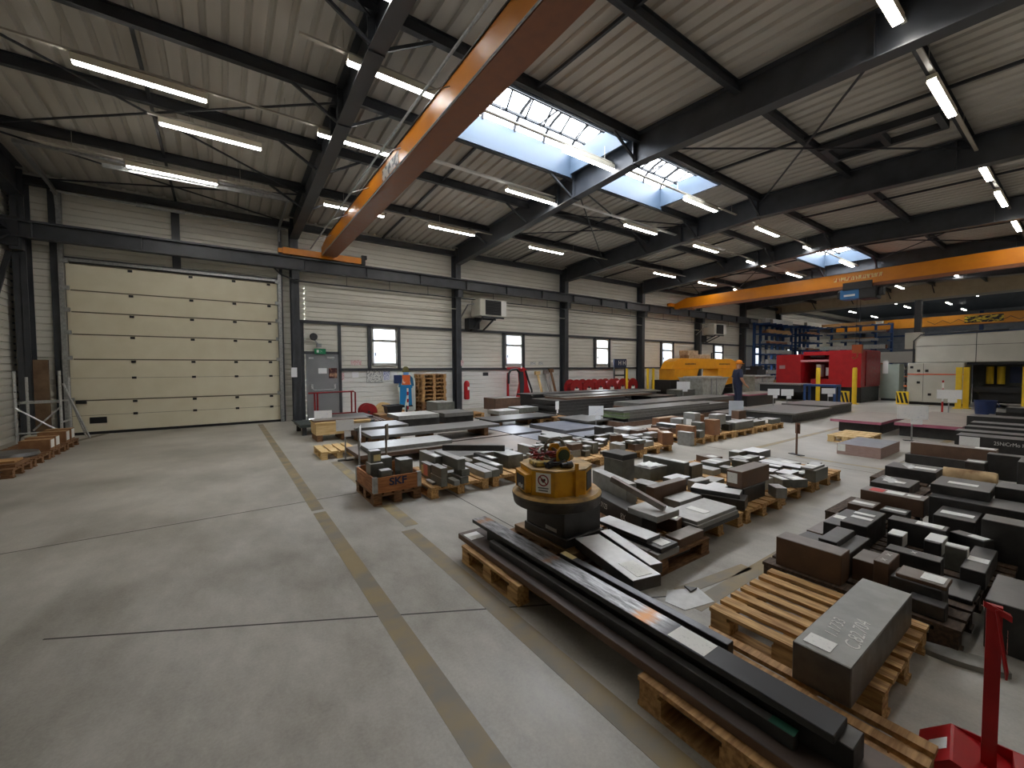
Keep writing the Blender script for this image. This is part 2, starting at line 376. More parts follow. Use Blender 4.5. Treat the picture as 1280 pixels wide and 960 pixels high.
ribbed(wm, XL, XF, DZ, 6.9, YW)                       # over everything
ribbed(wm, XL, DX0, 0, DZ, YW); ribbed(wm, DX1, PX0, 0, DZ, YW)
ribbed(wm, PX0, PX1, PZ, 3.2, YW)
ribbed(wm, PX0, XF, 3.2, DZ, YW)
xs = PX1
for (a, b) in WIN: ribbed(wm, xs, a, 1.62, 3.2, YW); ribbed(wm, a, b, 1.62, wz0, YW, 1); ribbed(wm, a, b, wz1, 3.2, YW, 1); xs = b
ribbed(wm, xs, XF, 1.62, 3.2, YW)
ribbed(wm, PX1, XF, 0, 1.62, YW, .17, .024, mi=1)
wb = wm.build('wall_back', [M_wall, M_wallw]); struct(wb)
wl = MB(); ribbed(wl, YR, YW, 0, 6.9, XL, axis='x', sgn=1); struct(wl.build('wall_left', M_wall))
wr = MB(); ribbed(wr, XL, XF, 0, 6.9, YR, sgn=1); struct(wr.build('wall_right', M_wall))
wf = MB(); ribbed(wf, YR, YW, 0, 6.9, XF, .3, .05, axis='x', sgn=-1); struct(wf.build('wall_far', M_farwall))
struct(MB().box(XL-.3, XL-.12, YR-.3, YW+.3, 0, 6.9).build('wall_left_sky_stop', M_farwall)); struct(MB().box(XL-.3, PX0-.3, YW+.1, YW+.2, 0, 6.9).build('wall_back_sky_stop', M_farwall))  # added backing boxes, keep sky from leaking past the wall sheets
struct(MB().box(XL-.3, XF+.3, YR-.3, YR-.12, 0, 6.9).build('wall_right_sky_stop', M_farwall)); struct(MB().box(XF+.12, XF+.3, YR-.3, YW+.3, 0, 6.9).build('wall_far_sky_stop', M_farwall))  # more added backing against sky leaks
# header over the opening to the far hall: vertical-ribbed panel with a pale bottom edge
hd = MB(); y = YR
while y < 14.5:
    hd.box(XR-.06, XR+.06, y, y+.94, 5.86, 7.05); y += 1.0
hd.box(XR-.02, XR+.02, YR, 14.5, 5.86, 7.05)
hm = hd.build('trim_1', mk('header panel tan', W(196,182,152), W(206,194,166), 3, .6)); struct(hm)
struct(MB().box(XR-.1, XR+.1, YR, 14.55, 5.74, 5.87).build('trim_2', mk('pale flashing', W(180,180,174), None, rough=.5)))
# dark rails on the window wall
tr = MB()
tr.box(DX1+.45, XF, YW-.07, YW+.01, 3.14, 3.24); tr.box(PX1, XF, YW-.07, YW+.01, 1.58, 1.67)
for x in (PX0-.1, PX1+.04): tr.box(x-.05, x+.05, YW-.07, YW+.01, 0, 3.2)
tr.box(PX0-.1, PX1+.04, YW-.07, YW+.01, PZ, PZ+.09)
for (a, b) in WIN: tr.box(a-.14, a-.03, YW-.07, YW+.01, 1.62, 3.2); tr.box(b+.03, b+.12, YW-.07, YW+.01, 1.62, 3.2)
tr.box(DX0-.2, DX0-.02, YW-.09, YW+.01, 0, 6.2); tr.box(DX1+.02, DX1+.1, YW-.09, YW+.01, 0, 6.2); tr.box(-1.08, -.9, YW-.1, YW+.01, DZ, 6.3)
tr.box(DX0-.1, DX1+.1, YW-.08, YW+.01, DZ, DZ+.1)
tr.box(XL, XF, YW-.2, YW+.01, 6.08, 6.26)
struct(tr.build('trim_3', M_struct))
# windows
for i, (a, b) in enumerate(WIN):
    w = struct(empty(f'window_{i+1}', ((a+b)/2, YW, wz0)))
    hw = (b-a)/2; f = MB(); H = wz1-wz0; tz = H*.62
    for (x0, x1, z0, z1) in ((-hw,-hw+.07,0,H), (hw-.07,hw,0,H), (-hw,hw,0,.09), (-hw,hw,H-.06,H), (-hw,hw,tz,tz+.09)): f.box(x0, x1, -.05, .05, z0, z1)
    f.build('window_frame', mk('window frame grey white', W(190,190,186), None, rough=.4), w)
    MB().box(-hw+.06, hw-.06, -.005, .005, .08, tz+.01).build('pane', M_glass, w)
    MB().box(-hw+.06, hw-.06, -.005, .005, tz+.08, H-.05).build('pane', M_glass, w)
    MB().box(-hw+.1, -hw+.13, -.08, -.05, .35, .47).build('window_handle', M_black, w)
# columns and roof beams
def ibeam_y(m, x, y0, y1, zb, zt, w=.24, tf=.022, tw=.014):
    """I section running in y between two heights (functions of y)"""
    for (za, zc, hw) in ((lambda y: zb(y), lambda y: zb(y)+tf, w/2), (lambda y: zt(y)-tf, lambda y: zt(y), w/2), (lambda y: zb(y)+tf, lambda y: zt(y)-tf, tw/2)):
        m.hexa([(x-hw,y0,za(y0)),(x+hw,y0,za(y0)),(x+hw,y1,za(y1)),(x-hw,y1,za(y1))], [(x-hw,y0,zc(y0)),(x+hw,y0,zc(y0)),(x+hw,y1,zc(y1)),(x-hw,y1,zc(y1))])
for k, x in enumerate(COLX):
    m = MB(); y0 = YW-.42
    m.box(x-.11, x+.11, y0, y0+.02, 0, 6.3); m.box(x-.11, x+.11, YW-.06, YW-.04, 0, 6.3); m.box(x-.008, x+.008, y0, YW-.05, 0, 6.3)
    m.box(x-.15, x+.15, y0-.03, YW-.02, 0, .025)
    m.box(x-.10, x+.10, y0-.18, y0, 4.42, 4.69)
    c = m.build('steel_column', M_struct); struct(c)
    if k == 7: continue
    r = MB(); zt = lambda y: zr(y)-.03
    hz = lambda y: 6.12-.052*abs(y-RIDGE)
    ibeam_y(r, x, RIDGE, YW-.42, hz, zt); ibeam_y(r, x, YR+.3, RIDGE, hz, zt)
    r.box(x-.12, x+.12, RIDGE-.012, RIDGE+.012, 6.1, 6.75); r.box(x-.11, x+.11, RIDGE+1.9, RIDGE+1.912, 6.0, 6.64)
    for yy in (1.9, 8.5): r.box(x-.11, x+.11, yy, yy+.012, hz(yy)+.02, zt(yy)-.02)
    struct(r.build('roof_beam', M_struct))
    struct(MB().box(x-.11, x+.11, YR+.05, YR+.4, 0, 6.3).build('steel_column', M_struct))
# purlins, tie rods and wind bracing
PUR = [-.4, 1.7, 3.8, 5.92, 7.95, 9.9, 12.12]
for y in PUR:
    a, b = XL, XR
    m = MB(); z1 = zr(y)-.005; z0 = z1-.2
    m.box(a, b, y-.006, y+.006, z0, z1); m.box(a, b, y-.05, y+.05, z0, z0+.014); m.box(a, b, y-.05, y+.05, z1-.012, z1)
    struct(m.build('purlin', M_structd))
for k in range(7):
    xm = COLX[k]+2.85; m = MB()
    for (ya, yb) in ((SKY1+.1, YW-.1), (YR+.1, RIDGE-.1)):
        m.bar((xm, ya, zr(ya)-.10), (xm, yb, zr(yb)-.10), .05)
    struct(m.build('tie_bar', M_structd))
    if k in (0, 2, 4, 5):
        m = MB(); xa, xb = COLX[k]+.12, COLX[k+1]-.12
        for (ya, yb) in ((12.1, 8.0), (9.9, 7.95) if k == 2 else (12.1, 14.4), (1.7, 5.9)):
            m.bar((xa, ya, zr(ya)-.27), (xb, yb, zr(yb)-.27), .03); m.bar((xa, yb, zr(yb)-.30), (xb, ya, zr(ya)-.30), .03)
        struct(m.build('wind_bracing', M_structd))
    m = MB()
    for y in PUR[3:]:
        for x in (COLX[k+1]-.12,):
            m.bar((x, y, zr(y)-.62), (x-.7, y, zr(y)-.2), .045); 
            if k < 6: m.bar((x+.24, y, zr(y)-.62), (x+.94, y, zr(y)-.2), .045)
    struct(m.build('fly_brace', M_structd))
# crane rail beam along the wall, stiffeners, cable rail under it
m = MB(); yb = YW-.55
m.box(XL+.05, XF-.1, yb-.11, yb+.11, 4.70, 4.722); m.box(XL+.05, XF-.1, yb-.11, yb+.11, 5.06, 5.085); m.box(XL+.05, XF-.1, yb-.008, yb+.008, 4.722, 5.06)
m.box(XL+.05, XF-.1, yb-.025, yb+.025, 5.085, 5.125)
x = XL+.5
while x < 36: m.box(x-.006, x+.006, yb-.1, yb+.1, 4.722, 5.06); x += 1.9
struct(m.build('crane_rail_beam', M_struct))
m = MB(); x = 1.95; yc = YW-.62
m.tube([(1.1, YW-.2, 5.0), (1.5, yc, 4.5), (1.9, yc, 4.36), (60 if False else 35.5, yc, 4.36)], .022, 6)
while x < 35: m.bar((x, yc, 4.36), (x, yc, 4.70), .012); x += 1.425
struct(m.build('cable_rail', M_structd))
m = MB(); m.tube([(1.95, YW-.3, 3.98), (30, YW-.3, 3.98)], .02, 6); struct(m.build('trim_4', M_wall))
# sloping wall brace at the left end wall, eave beam
m = MB(); m.bar((XL+.12, 14.2, 4.75), (XL+.12, 8.3, 2.0), .12, .05); m.bar((XL+.12, 14.3, 4.35), (XL+.12, 11.2, .1), .10, .05); m.box(XL+.02, XL+.3, 14.2, 14.45, 4.5, 5.15)
m.bar((XL+.1, 6.0, 6.3), (XL+.1, 14.6, 6.1), .18, .14)
m.box(XL+.02, XL+.26, 7.2, 7.44, 0, 6.5); m.bar((XL+.1, 0, 4.9), (XL+.1, 14.6, 4.9), .1, .1)
struct(m.build('wall_brace', M_structd))

m = MB()      # smoke vent frame hung under the deck
for xx in (11.15, 11.95): m.bar((xx, 1.85, zr(1.8)-.13), (xx, 3.7, zr(3.7)-.13), .1, .14)
m.box(11.1, 12.0, 3.62, 3.74, zr(3.7)-.2, zr(3.7)-.06); m.box(11.1, 12.0, 2.7, 2.8, zr(2.7)-.2, zr(2.7)-.06); m.box(11.1, 12.0, 1.84, 1.94, zr(1.9)-.2, zr(1.9)-.06); m.box(11.2, 11.9, 2.8, 3.62, zr(3.2)-.08, zr(3.2)-.06)
tag(m.build('smoke_vent', M_structd), 'dark smoke vent frame hung under the roof deck at the upper right', 'vent')
e = MB().box(0, .05, -.16, .16, -.08, .08).build('emergency_light', emit('emergency lamp face', (.75, 1, .85, 1), 2.2), loc=(XL+.03, 11.3, 2.6)); tag(e, 'small lit emergency light on the left end wall', 'light')
# sectional door: stacked sections, seams, hinges' black caps, guide rails
d1 = struct(empty('door_1', ((DX0+DX1)/2, YW-.03, 0))); hw = (DX1-DX0)/2
zs = [0.06, .96, 1.86, 2.45, 3.02, 3.60, 4.36]
zs = [0.06, .92, 1.97, 2.60, 3.16, 3.70, 4.36]
for k in range(6):
    pm = MB().box(-hw+.05, hw-.05, -.035, .02, zs[k]-.028, zs[k+1]-.03)
    pm.box(-hw+.12, hw-.05, -.04, -.03, zs[k+1]-.06, zs[k+1]-.03, mi=1)  # flush dark strip, seam shading put into the colour
    if k in (0, 1): pm.box(-hw+.05, hw-.05, -.037, -.034, (zs[k]+zs[k+1])/2-.004, (zs[k]+zs[k+1])/2+.004, mi=1)
    pm.build('door_panel', [M_door, mk('door seam shading', W(104,97,80), None, rough=.6)], d1)
    rows_ = [zs[k+1]-.1] + ([(zs[k]+zs[k+1])/2] if k in (0, 1) else [])
    for z in rows_:
        for fx in (-.47, .07, .5, .88):
            cm = MB()
            cm.box(fx*hw-.045, fx*hw+.045, -.06, -.034, z-.03, z+.03)
            if k < 4 or True: cm.build('hinge_cap', M_black, d1)
MB().box(-hw+.03, hw-.03, -.05, .02, 0, .07).build('bottom_seal', M_seal, d1)
MB().box(-hw+.36, -hw+.68, -.05, -.03, .28, .44).build('vent_flap', M_black, d1)
MB().box(-hw+.13, -hw+.32, -.09, -.03, .80, .88).build('door_latch', M_black, d1)
g = MB(); g.box(-hw-.05, -hw+.04, -.16, -.04, 0, 6.0); g.box(hw-.04, hw+.05, -.16, -.04, 0, 4.6); g.box(-hw, hw, -.10, -.03, DZ-.02, DZ+.05)
for z in zs[1:]: g.box(-hw-.02, -hw+.12, -.18, -.1, z-.06, z+.04); g.box(hw-.12, hw+.02, -.18, -.1, z-.06, z+.04)
g.build('guide_rail', M_galv, d1)
sp = MB(); sp.tube([(-hw-.1, -.25, 5.98), (hw+.2, -.25, 5.98)], .03, 8); sp.tube([(-.9, -.25, 5.98), (.1, -.25, 5.98)], .06, 8)
sp.build('spring_shaft', M_galv, d1)
# high-lift rails run back under the roof, wall to purlin
t = MB()
for x in (-hw-.02, hw+.02):
    pts = [(x, -.12, 5.6), (x, -.2, 5.9), (x, -.5, 6.0), (x, -2.6, 6.12)]
    for a, b in zip(pts[:-1], pts[1:]): t.bar(a, b, .06, .08)
t.bar((-hw-.02, -2.6, 6.12), (hw+.02, -2.6, 6.12), .07, .05); t.bar((-hw+1.2, -2.55, 6.0), (hw+.05, -2.55, 6.06), .05, .09)
t.build('track_rail', M_galv, d1)
# personnel door
d2 = struct(empty('door_2', ((PX0+PX1)/2, YW-.02, 0))); hw = (PX1-PX0)/2
MB().box(-hw+.03, hw-.03, -.04, .03, .02, PZ-.02).build('door_leaf', M_greydoor, d2)
f = MB(); f.box(-hw, -hw+.04, -.05, .04, 0, PZ); f.box(hw-.04, hw, -.05, .04, 0, PZ); f.box(-hw, hw, -.05, .04, PZ-.04, PZ); f.build('door_frame', M_greydoor, d2)
pb = MB(); pb.tube([(-.34, -.06, 1.12), (-.34, -.12, 1.0), (-.28, -.13, .97), (.30, -.13, .97), (.36, -.12, 1.0), (.36, -.06, 1.1)], .016, 8); pb.box(-.37, -.31, -.09, -.04, 1.0, 1.15); pb.box(.33, .39, -.09, -.04, 1.0, 1.15); pb.build('panic_bar', M_alum, d2)
cl = MB(); cl.box(.12, .36, -.1, -.04, 2.0, 2.06); cl.bar((.2, -.1, 2.0), (.32, -.16, 1.96), .015); cl.box(-.42, -.28, -.09, -.04, 1.98, 2.04); cl.build('door_closer', M_alum, d2)
MB().box(-.14, .12, -.045, -.04, 1.50, 1.68).build('notice', M_sign, d2)
MB().box(.18, .44, -.045, -.04, 1.34, 1.68).build('poster', mk('dark poster print', W(70,24,24), W(196,150,120), 7, .5, lo=.5, hi=.62), d2)

# outside: yard ground, sky, a bare tree
struct(MB().box(-60, 120, YW+.6, 160, -.4, -.3).build('yard_ground', M_ground))
# ------------------------------------------------------------------ lamps
M_tube = emit('lamp tube', (1, .97, .92, 1), 34)
M_house = mk('lamp housing cream', W(226,218,196), None, rough=.4)
def lamp_proto():
    r = empty('ceiling_light')
    MB().box(-.80, .80, -.06, .06, .0, .07).box(-.80, .80, -.06, -.052, -.035, .0).box(-.80, .80, .052, .06, -.035, .0).build('lamp_housing', M_house, r)
    MB().box(-.785, .785, -.05, .05, -.045, -.001).build('lamp_tube', M_tube, r)
    return r
# (x, y, z) with what tells each lamp apart
LAMPS = [(-.91,8.75,6.2,'lit tube lamp over the sectional door bay, furthest from the door of three'),
 (-.05,9.9,6.15,'lit tube lamp over the sectional door bay, middle of three and furthest right'),
 (-.8,12.07,6.05,'lit tube lamp over the sectional door bay, nearest the door of three'),
 (1.2,5.2,6.3,'lit tube lamp cut by the top edge, left of the near orange girder'),
 (2.45,6.63,6.3,'lit tube lamp by the roof beam, upper of two left of the orange girder'),
 (2.4,8.75,6.2,'lit tube lamp by the roof beam, lower of two left of the orange girder'),
 (3.1,11.95,6.06,'lit tube lamp half hidden behind the near orange crane girder above the wall'),
 (6.1,11.95,6.06,'lit tube lamp nearest the window wall, between the near crane and the wall heater'),
 (6.8,8.75,6.2,'lit tube lamp under the big rooflight, at the near end of the white cable tray'),
 (6.84,6.65,6.3,'lit tube lamp hanging right in front of the big rooflight'),
 (11.35,8.75,6.2,'lit tube lamp on the white cable tray, second after the big rooflight'),
 (15.25,8.75,6.2,'lit tube lamp on the white cable tray, third after the big rooflight'),
 (10.0,11.95,6.06,'lit tube lamp near the window wall, first beyond the wall heater'),
 (17.3,11.95,6.06,'lit tube lamp near the window wall, second beyond the wall heater'),
 (21,11.95,6.06,'lit tube lamp near the window wall, just before the far orange crane'),
 (24.6,11.95,6.06,'lit tube lamp near the window wall, past the end of the far orange crane'),
 (11.3,6.65,6.3,'lit tube lamp below the small rooflight at the right of the roof beam'),
 (15.4,6.65,6.3,'lit tube lamp, first beyond the small rooflight along the ridge'),
 (19.3,6.65,6.3,'lit tube lamp against the distant rooflight, left one'),
 (23.2,6.65,6.3,'lit tube lamp against the distant rooflight, right one'),
 (19.3,8.75,6.2,'lit tube lamp on the white cable tray, last one before the far crane'),
 (23.2,8.75,6.2,'lit tube lamp on the white cable tray, behind the far crane girder'),
 (6.5,1.62,6.13,'lit tube lamp cut by the top edge of the view at the right'),
 (9.96,1.62,6.13,'bright tube lamp on a purlin at the upper right, big and near'),
 (14.4,1.62,6.13,'small lit lamp end poking out from behind the roof beam at the right'),
 (17.2,1.62,6.13,'lit tube lamp at the right edge, upper of two on the far purlin'),
 (20.9,1.62,6.13,'lit tube lamp at the right edge, lower of two on the far purlin'),
 (28,8.75,6.2,'lit tube lamp above the blue hoist, left of the header'),
 (28,6.65,6.2,'lit tube lamp in front of the tan header, left of two below the hoist'),
 (31.8,6.65,6.2,'lit tube lamp in front of the tan header, right of two below the hoist'),
 (27.6,4.2,6.2,'lit tube lamp in front of the tan header, left of two right of the hoist'),
 (30.6,4.2,6.2,'lit tube lamp in front of the tan header, right of two right of the hoist'),
 (41,8.9,6.4,'lit lamp under the dark far roof, left of the pair'),
 (45,8.9,6.4,'lit lamp under the dark far roof, right of the pair'),
 (41,4.8,6.4,'lit lamp under the dark far roof, alone at its centre'),
 (41,2.4,6.4,'lit lamp under the dark far roof, near the right edge'),
 (46,2.4,6.4,'second lit lamp under the dark far roof, near the right edge'),
 (3.0,1.62,6.13,'added unseen tube lamp over the near bars'), (3.0,-.8,6.0,'added unseen tube lamp over the right hand pile'), *[(x_, y_, 6.4, f'added unseen lamp deep in the far hall, {a_} {b_}') for x_, a_ in ((39.5, 'nearest the header'), (45, 'in its middle'), (51, 'by its end wall')) for y_, b_ in ((12.4, 'on the window side'), (6.6, 'along the centre'), (-.4, 'on the right side'))], (10,-.8,6.0,'added unseen tube lamp over the dark bars at the right'), (17,-.8,6.0,'added unseen tube lamp over the beige machine')]  # unseen lamps added for more light, out of view and past the header
proto = lamp_proto(); proto.name = 'ceiling_light'
for i, (x, y, z, lab) in enumerate(LAMPS):
    o = proto if i == 0 else copy_tree(proto)
    o.location = (x, y, z); tag(o, lab, 'ceiling light', group='tube lamps under the roof')
# cable trays that carry the lamps, hung on thin rods
tm = MB()
for (y, x0, x1) in ((8.75, -2.4, 3.95), (8.75, 16.65, 34), (6.65, 1.0, 34), (11.95, 2.2, 30), (1.62, 5.5, 24), (12.07, -3, 1.2), (9.9, -1, .8), (5.2, 0, 2)):
    z = zr(y)-.30-.02
    if y in (12.07, 9.9, 5.2): z = zr(y)-.335
    tm.box(x0, x1, y-.03, y+.03, z-.03, z)
    x = x0+.6
    while x < x1: tm.bar((x, y, z), (x, y, zr(y)-.02), .008); x += 2.85
struct(tm.build('cable_tray', mk('cable tray pale', W(176,170,158), None, rough=.45)))
tm = MB().box(4.0, 16.6, 8.70, 8.80, zr(8.75)-.325, zr(8.75)-.29); struct(tm.build('cable_tray', M_white))

# ------------------------------------------------------------------ sky, camera, view
w = bpy.data.worlds.new('overcast sky'); scene.world = w; w.use_nodes = True
nt = w.node_tree; N = nt.nodes; L = nt.links
tc = N.new('ShaderNodeTexCoord'); sp_ = N.new('ShaderNodeSeparateXYZ'); L.new(tc.outputs['Generated'], sp_.inputs[0])
mr = N.new('ShaderNodeMapRange'); mr.inputs['From Min'].default_value = .0; mr.inputs['From Max'].default_value = .55
mr.inputs['To Min'].default_value = .7; mr.inputs['To Max'].default_value = 21.; L.new(sp_.outputs['Z'], mr.inputs['Value'])
nz = N.new('ShaderNodeTexNoise'); nz.inputs['Scale'].default_value = 5; nz.inputs['Detail'].default_value = 6
L.new(tc.outputs['Generated'], nz.inputs['Vector'])
cr = N.new('ShaderNodeValToRGB'); cr.color_ramp.elements[0].position = .42; cr.color_ramp.elements[0].color = (.72,.80,.92,1)
cr.color_ramp.elements[1].position = .58; cr.color_ramp.elements[1].color = (1,.985,.96,1)
L.new(nz.outputs['Fac'], cr.inputs['Fac'])
bg = N['Background']; L.new(cr.outputs['Color'], bg.inputs['Color']); L.new(mr.outputs['Result'], bg.inputs['Strength'])
for (a, b) in SKY:      # light portals in the rooflights
    ld = bpy.data.lights.new('rooflight_portal', 'AREA'); ld.shape = 'RECTANGLE'; ld.size = b-a; ld.size_y = SKY1-SKY0
    ld.cycles.is_portal = True
    lo = bpy.data.objects.new('rooflight_portal', ld); COL.objects.link(lo); lo.location = ((a+b)/2, (SKY0+SKY1)/2, 7.62)
cam = bpy.data.cameras.new('camera'); co = bpy.data.objects.new('camera', cam); COL.objects.link(co); scene.camera = co
cam.sensor_width = 36; cam.sensor_fit = 'HORIZONTAL'; cam.lens = 513.41/1280*36; cam.clip_start = .05; cam.clip_end = 400
th, pi_, ro = .611621214, .0387169215, -.00490966096
Fv = Vector((math.sin(th)*math.cos(pi_), math.cos(th)*math.cos(pi_), -math.sin(pi_))); R0 = Vector((math.cos(th), -math.sin(th), 0)); U0 = R0.cross(Fv)
Rv = R0*math.cos(ro)+U0*math.sin(ro); Uv = U0*math.cos(ro)-R0*math.sin(ro)
co.matrix_world = Matrix(((Rv.x, Uv.x, -Fv.x, 0), (Rv.y, Uv.y, -Fv.y, 0), (Rv.z, Uv.z, -Fv.z, 1.65), (0,0,0,1)))
vs = scene.view_settings; scene.display_settings.display_device = 'sRGB'
vs.view_transform = 'Standard'; vs.look = 'None'; vs.exposure = .45; vs.gamma = 1; vs.use_curve_mapping = False
cy = scene.cycles; cy.use_denoising = True; cy.max_bounces = 8; cy.diffuse_bounces = 4; cy.glossy_bounces = 3; cy.transparent_max_bounces = 12; cy.sample_clamp_indirect = 4.
cy.caustics_reflective = False; cy.caustics_refractive = False

# ------------------------------------------------------------------ overhead cranes
def crane(name, label, x0, x1, z0, z1, ylo, yhi, carriage, taper=True, mat=M_orange, mat2=M_orange_d):
    r = empty(name, ((x0+x1)/2, yhi, z0), label, 'crane'); w = (x1-x0)/2; h = z1-z0; Ln = yhi-ylo
    g = MB()
    body = [(-Ln, 0), (-.9, 0), (0, 0), (0, .28), (-.7, h), (-Ln, h)] if taper else [(-Ln, 0), (0, 0), (0, h), (-Ln, h)]
    g.prism([(y, z) for y, z in body], -w, w, 'x')
    g.build('crane_girder', [mat], r)
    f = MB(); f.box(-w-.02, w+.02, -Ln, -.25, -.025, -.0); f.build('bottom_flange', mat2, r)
    f = MB(); f.box(-w-.02, w+.02, -Ln, -.72, h, h+.02); f.build('top_flange', M_structd, r)
    c = MB(); a, b = carriage; a -= (x0+x1)/2; b -= (x0+x1)/2
    zc = 5.125-z0
    c.box(a, b, .0, .2, zc+.02, zc+.21); c.box(a-.12, a, .05, .15, zc+.05, zc+.18)
    c.build('end_carriage', mat, r)
    for x in (a+.25, b-.25): MB().lathe([(.07, .04), (.07, .16)], (x, 0, zc+.07), 16, 'y').build('carriage_wheel', M_black, r)
    MB().box(b, b+.14, .02, .18, zc+.0, zc+.2).box(b+.04, b+.2, .05, .15, zc+.2, zc+.32).build('drive_motor', M_black, r)
    return r
c1 = crane('overhead_crane', 'near orange overhead crane girder crossing the upper left of the hall', 2.63, 3.0, 5.20, 5.60, YR+.6, YW-.65, (1.55, 3.85))
# rod rail beside the girder and its brackets
m = MB(); xr_ = -.56; m.tube([(xr_, -16.5, .1), (xr_, -.4, .1)], .02, 6)
for k in range(9): m.bar((xr_, -1.4-1.9*k, .1), (-.185, -1.4-1.9*k, .3), .015)
m.build('festoon_rail', M_galv, c1)
MB().box(-.19, -.187, -7.0, -6.1, .08, .30).build('logo_plate', mk('logo plate pale', W(196,190,180), W(60,60,66), 9, .5, lo=.52, hi=.55), c1)
MB().tube([(-.222, -16.6, -.005), (-.222, -.3, -.005)], .014, 6).build('edge_rail', M_galv, c1)
c2 = crane('overhead_crane', 'far orange overhead crane girder carrying a blue hoist', 21.5, 21.9, 5.02, 5.55, YR+.6, YW-.65, (21.1, 23.6))
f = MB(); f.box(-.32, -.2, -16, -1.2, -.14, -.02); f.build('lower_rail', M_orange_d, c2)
MB().box(-.203, -.2, -9.2, -7.6, .22, .38).build('lettering_band', mk('crane lettering', W(214,190,120), W(196,96,30), 14, .5, lo=.48, hi=.52, stretch=(1,1.5,.4)), c2)
h = empty('chain_hoist', (21.55, 5.75, 4.80), 'blue and black hoist hanging from the far orange crane', 'hoist')
MB().box(-.30, .30, -.1, .55, -.36, .02).box(-.31, -.305, 0, .45, -.3, -.05).build('hoist_drum_housing', mk('hoist blue', W(44,110,170), W(54,120,180), 5, .4), h, bevel=.02)
MB().box(-.34, .34, -.62, -.08, -.42, .06).box(-.15, .15, -.8, -.6, -.3, 0).build('hoist_motor', M_black, h, bevel=.02); MB().box(-.2, .2, .55, .68, -.3, 0).build('end_cap', M_black, h, bevel=.02)
MB().box(-.313, -.306, .05, .42, -.26, -.18).build('name_stripe', M_white, h)
tr_ = MB(); tr_.box(-.36, -.3, -.5, .45, .0, .3); tr_.build('trolley', M_black, h)
m = MB()
for dy in (-.06, .06): m.tube([(0, dy, -.36), (0, dy, -2.25)], .007, 5)
m.build('wire_rope', M_structd, h)
MB().box(-.1, .1, -.16, .16, -2.6, -2.25).tube([(0,0,-2.6),(0,0,-2.75),(0,.1,-2.84),(0,.17,-2.76)], .03, 6).build('hook_block', mk('hook orange', W(170,84,40), None, rough=.5), h)
c3 = crane('overhead_crane', 'deep yellow crane girder in the far hall above the blue racks', 45.6, 46.1, 4.75, 5.5, YR+.5, YW-1.1, (44.5, 47), False, mk('far crane yellow', W(196,126,24), W(206,136,30), 3, .45))
MB().box(-.262, -.255, -9.8, -7.9, .1, .62).build('maker_plate', mk('maker plate', W(196,170,40), W(26,24,20), 5, .5, lo=.46, hi=.5, stretch=(1,.8,2)), c3)
m = MB(); pts = []
for k in range(25): pts.append((-.32, -16+k*.42, .42-.28*(k % 2)))
m.tube(pts, .02, 5); m.build('festoon_cable', M_black, c3)
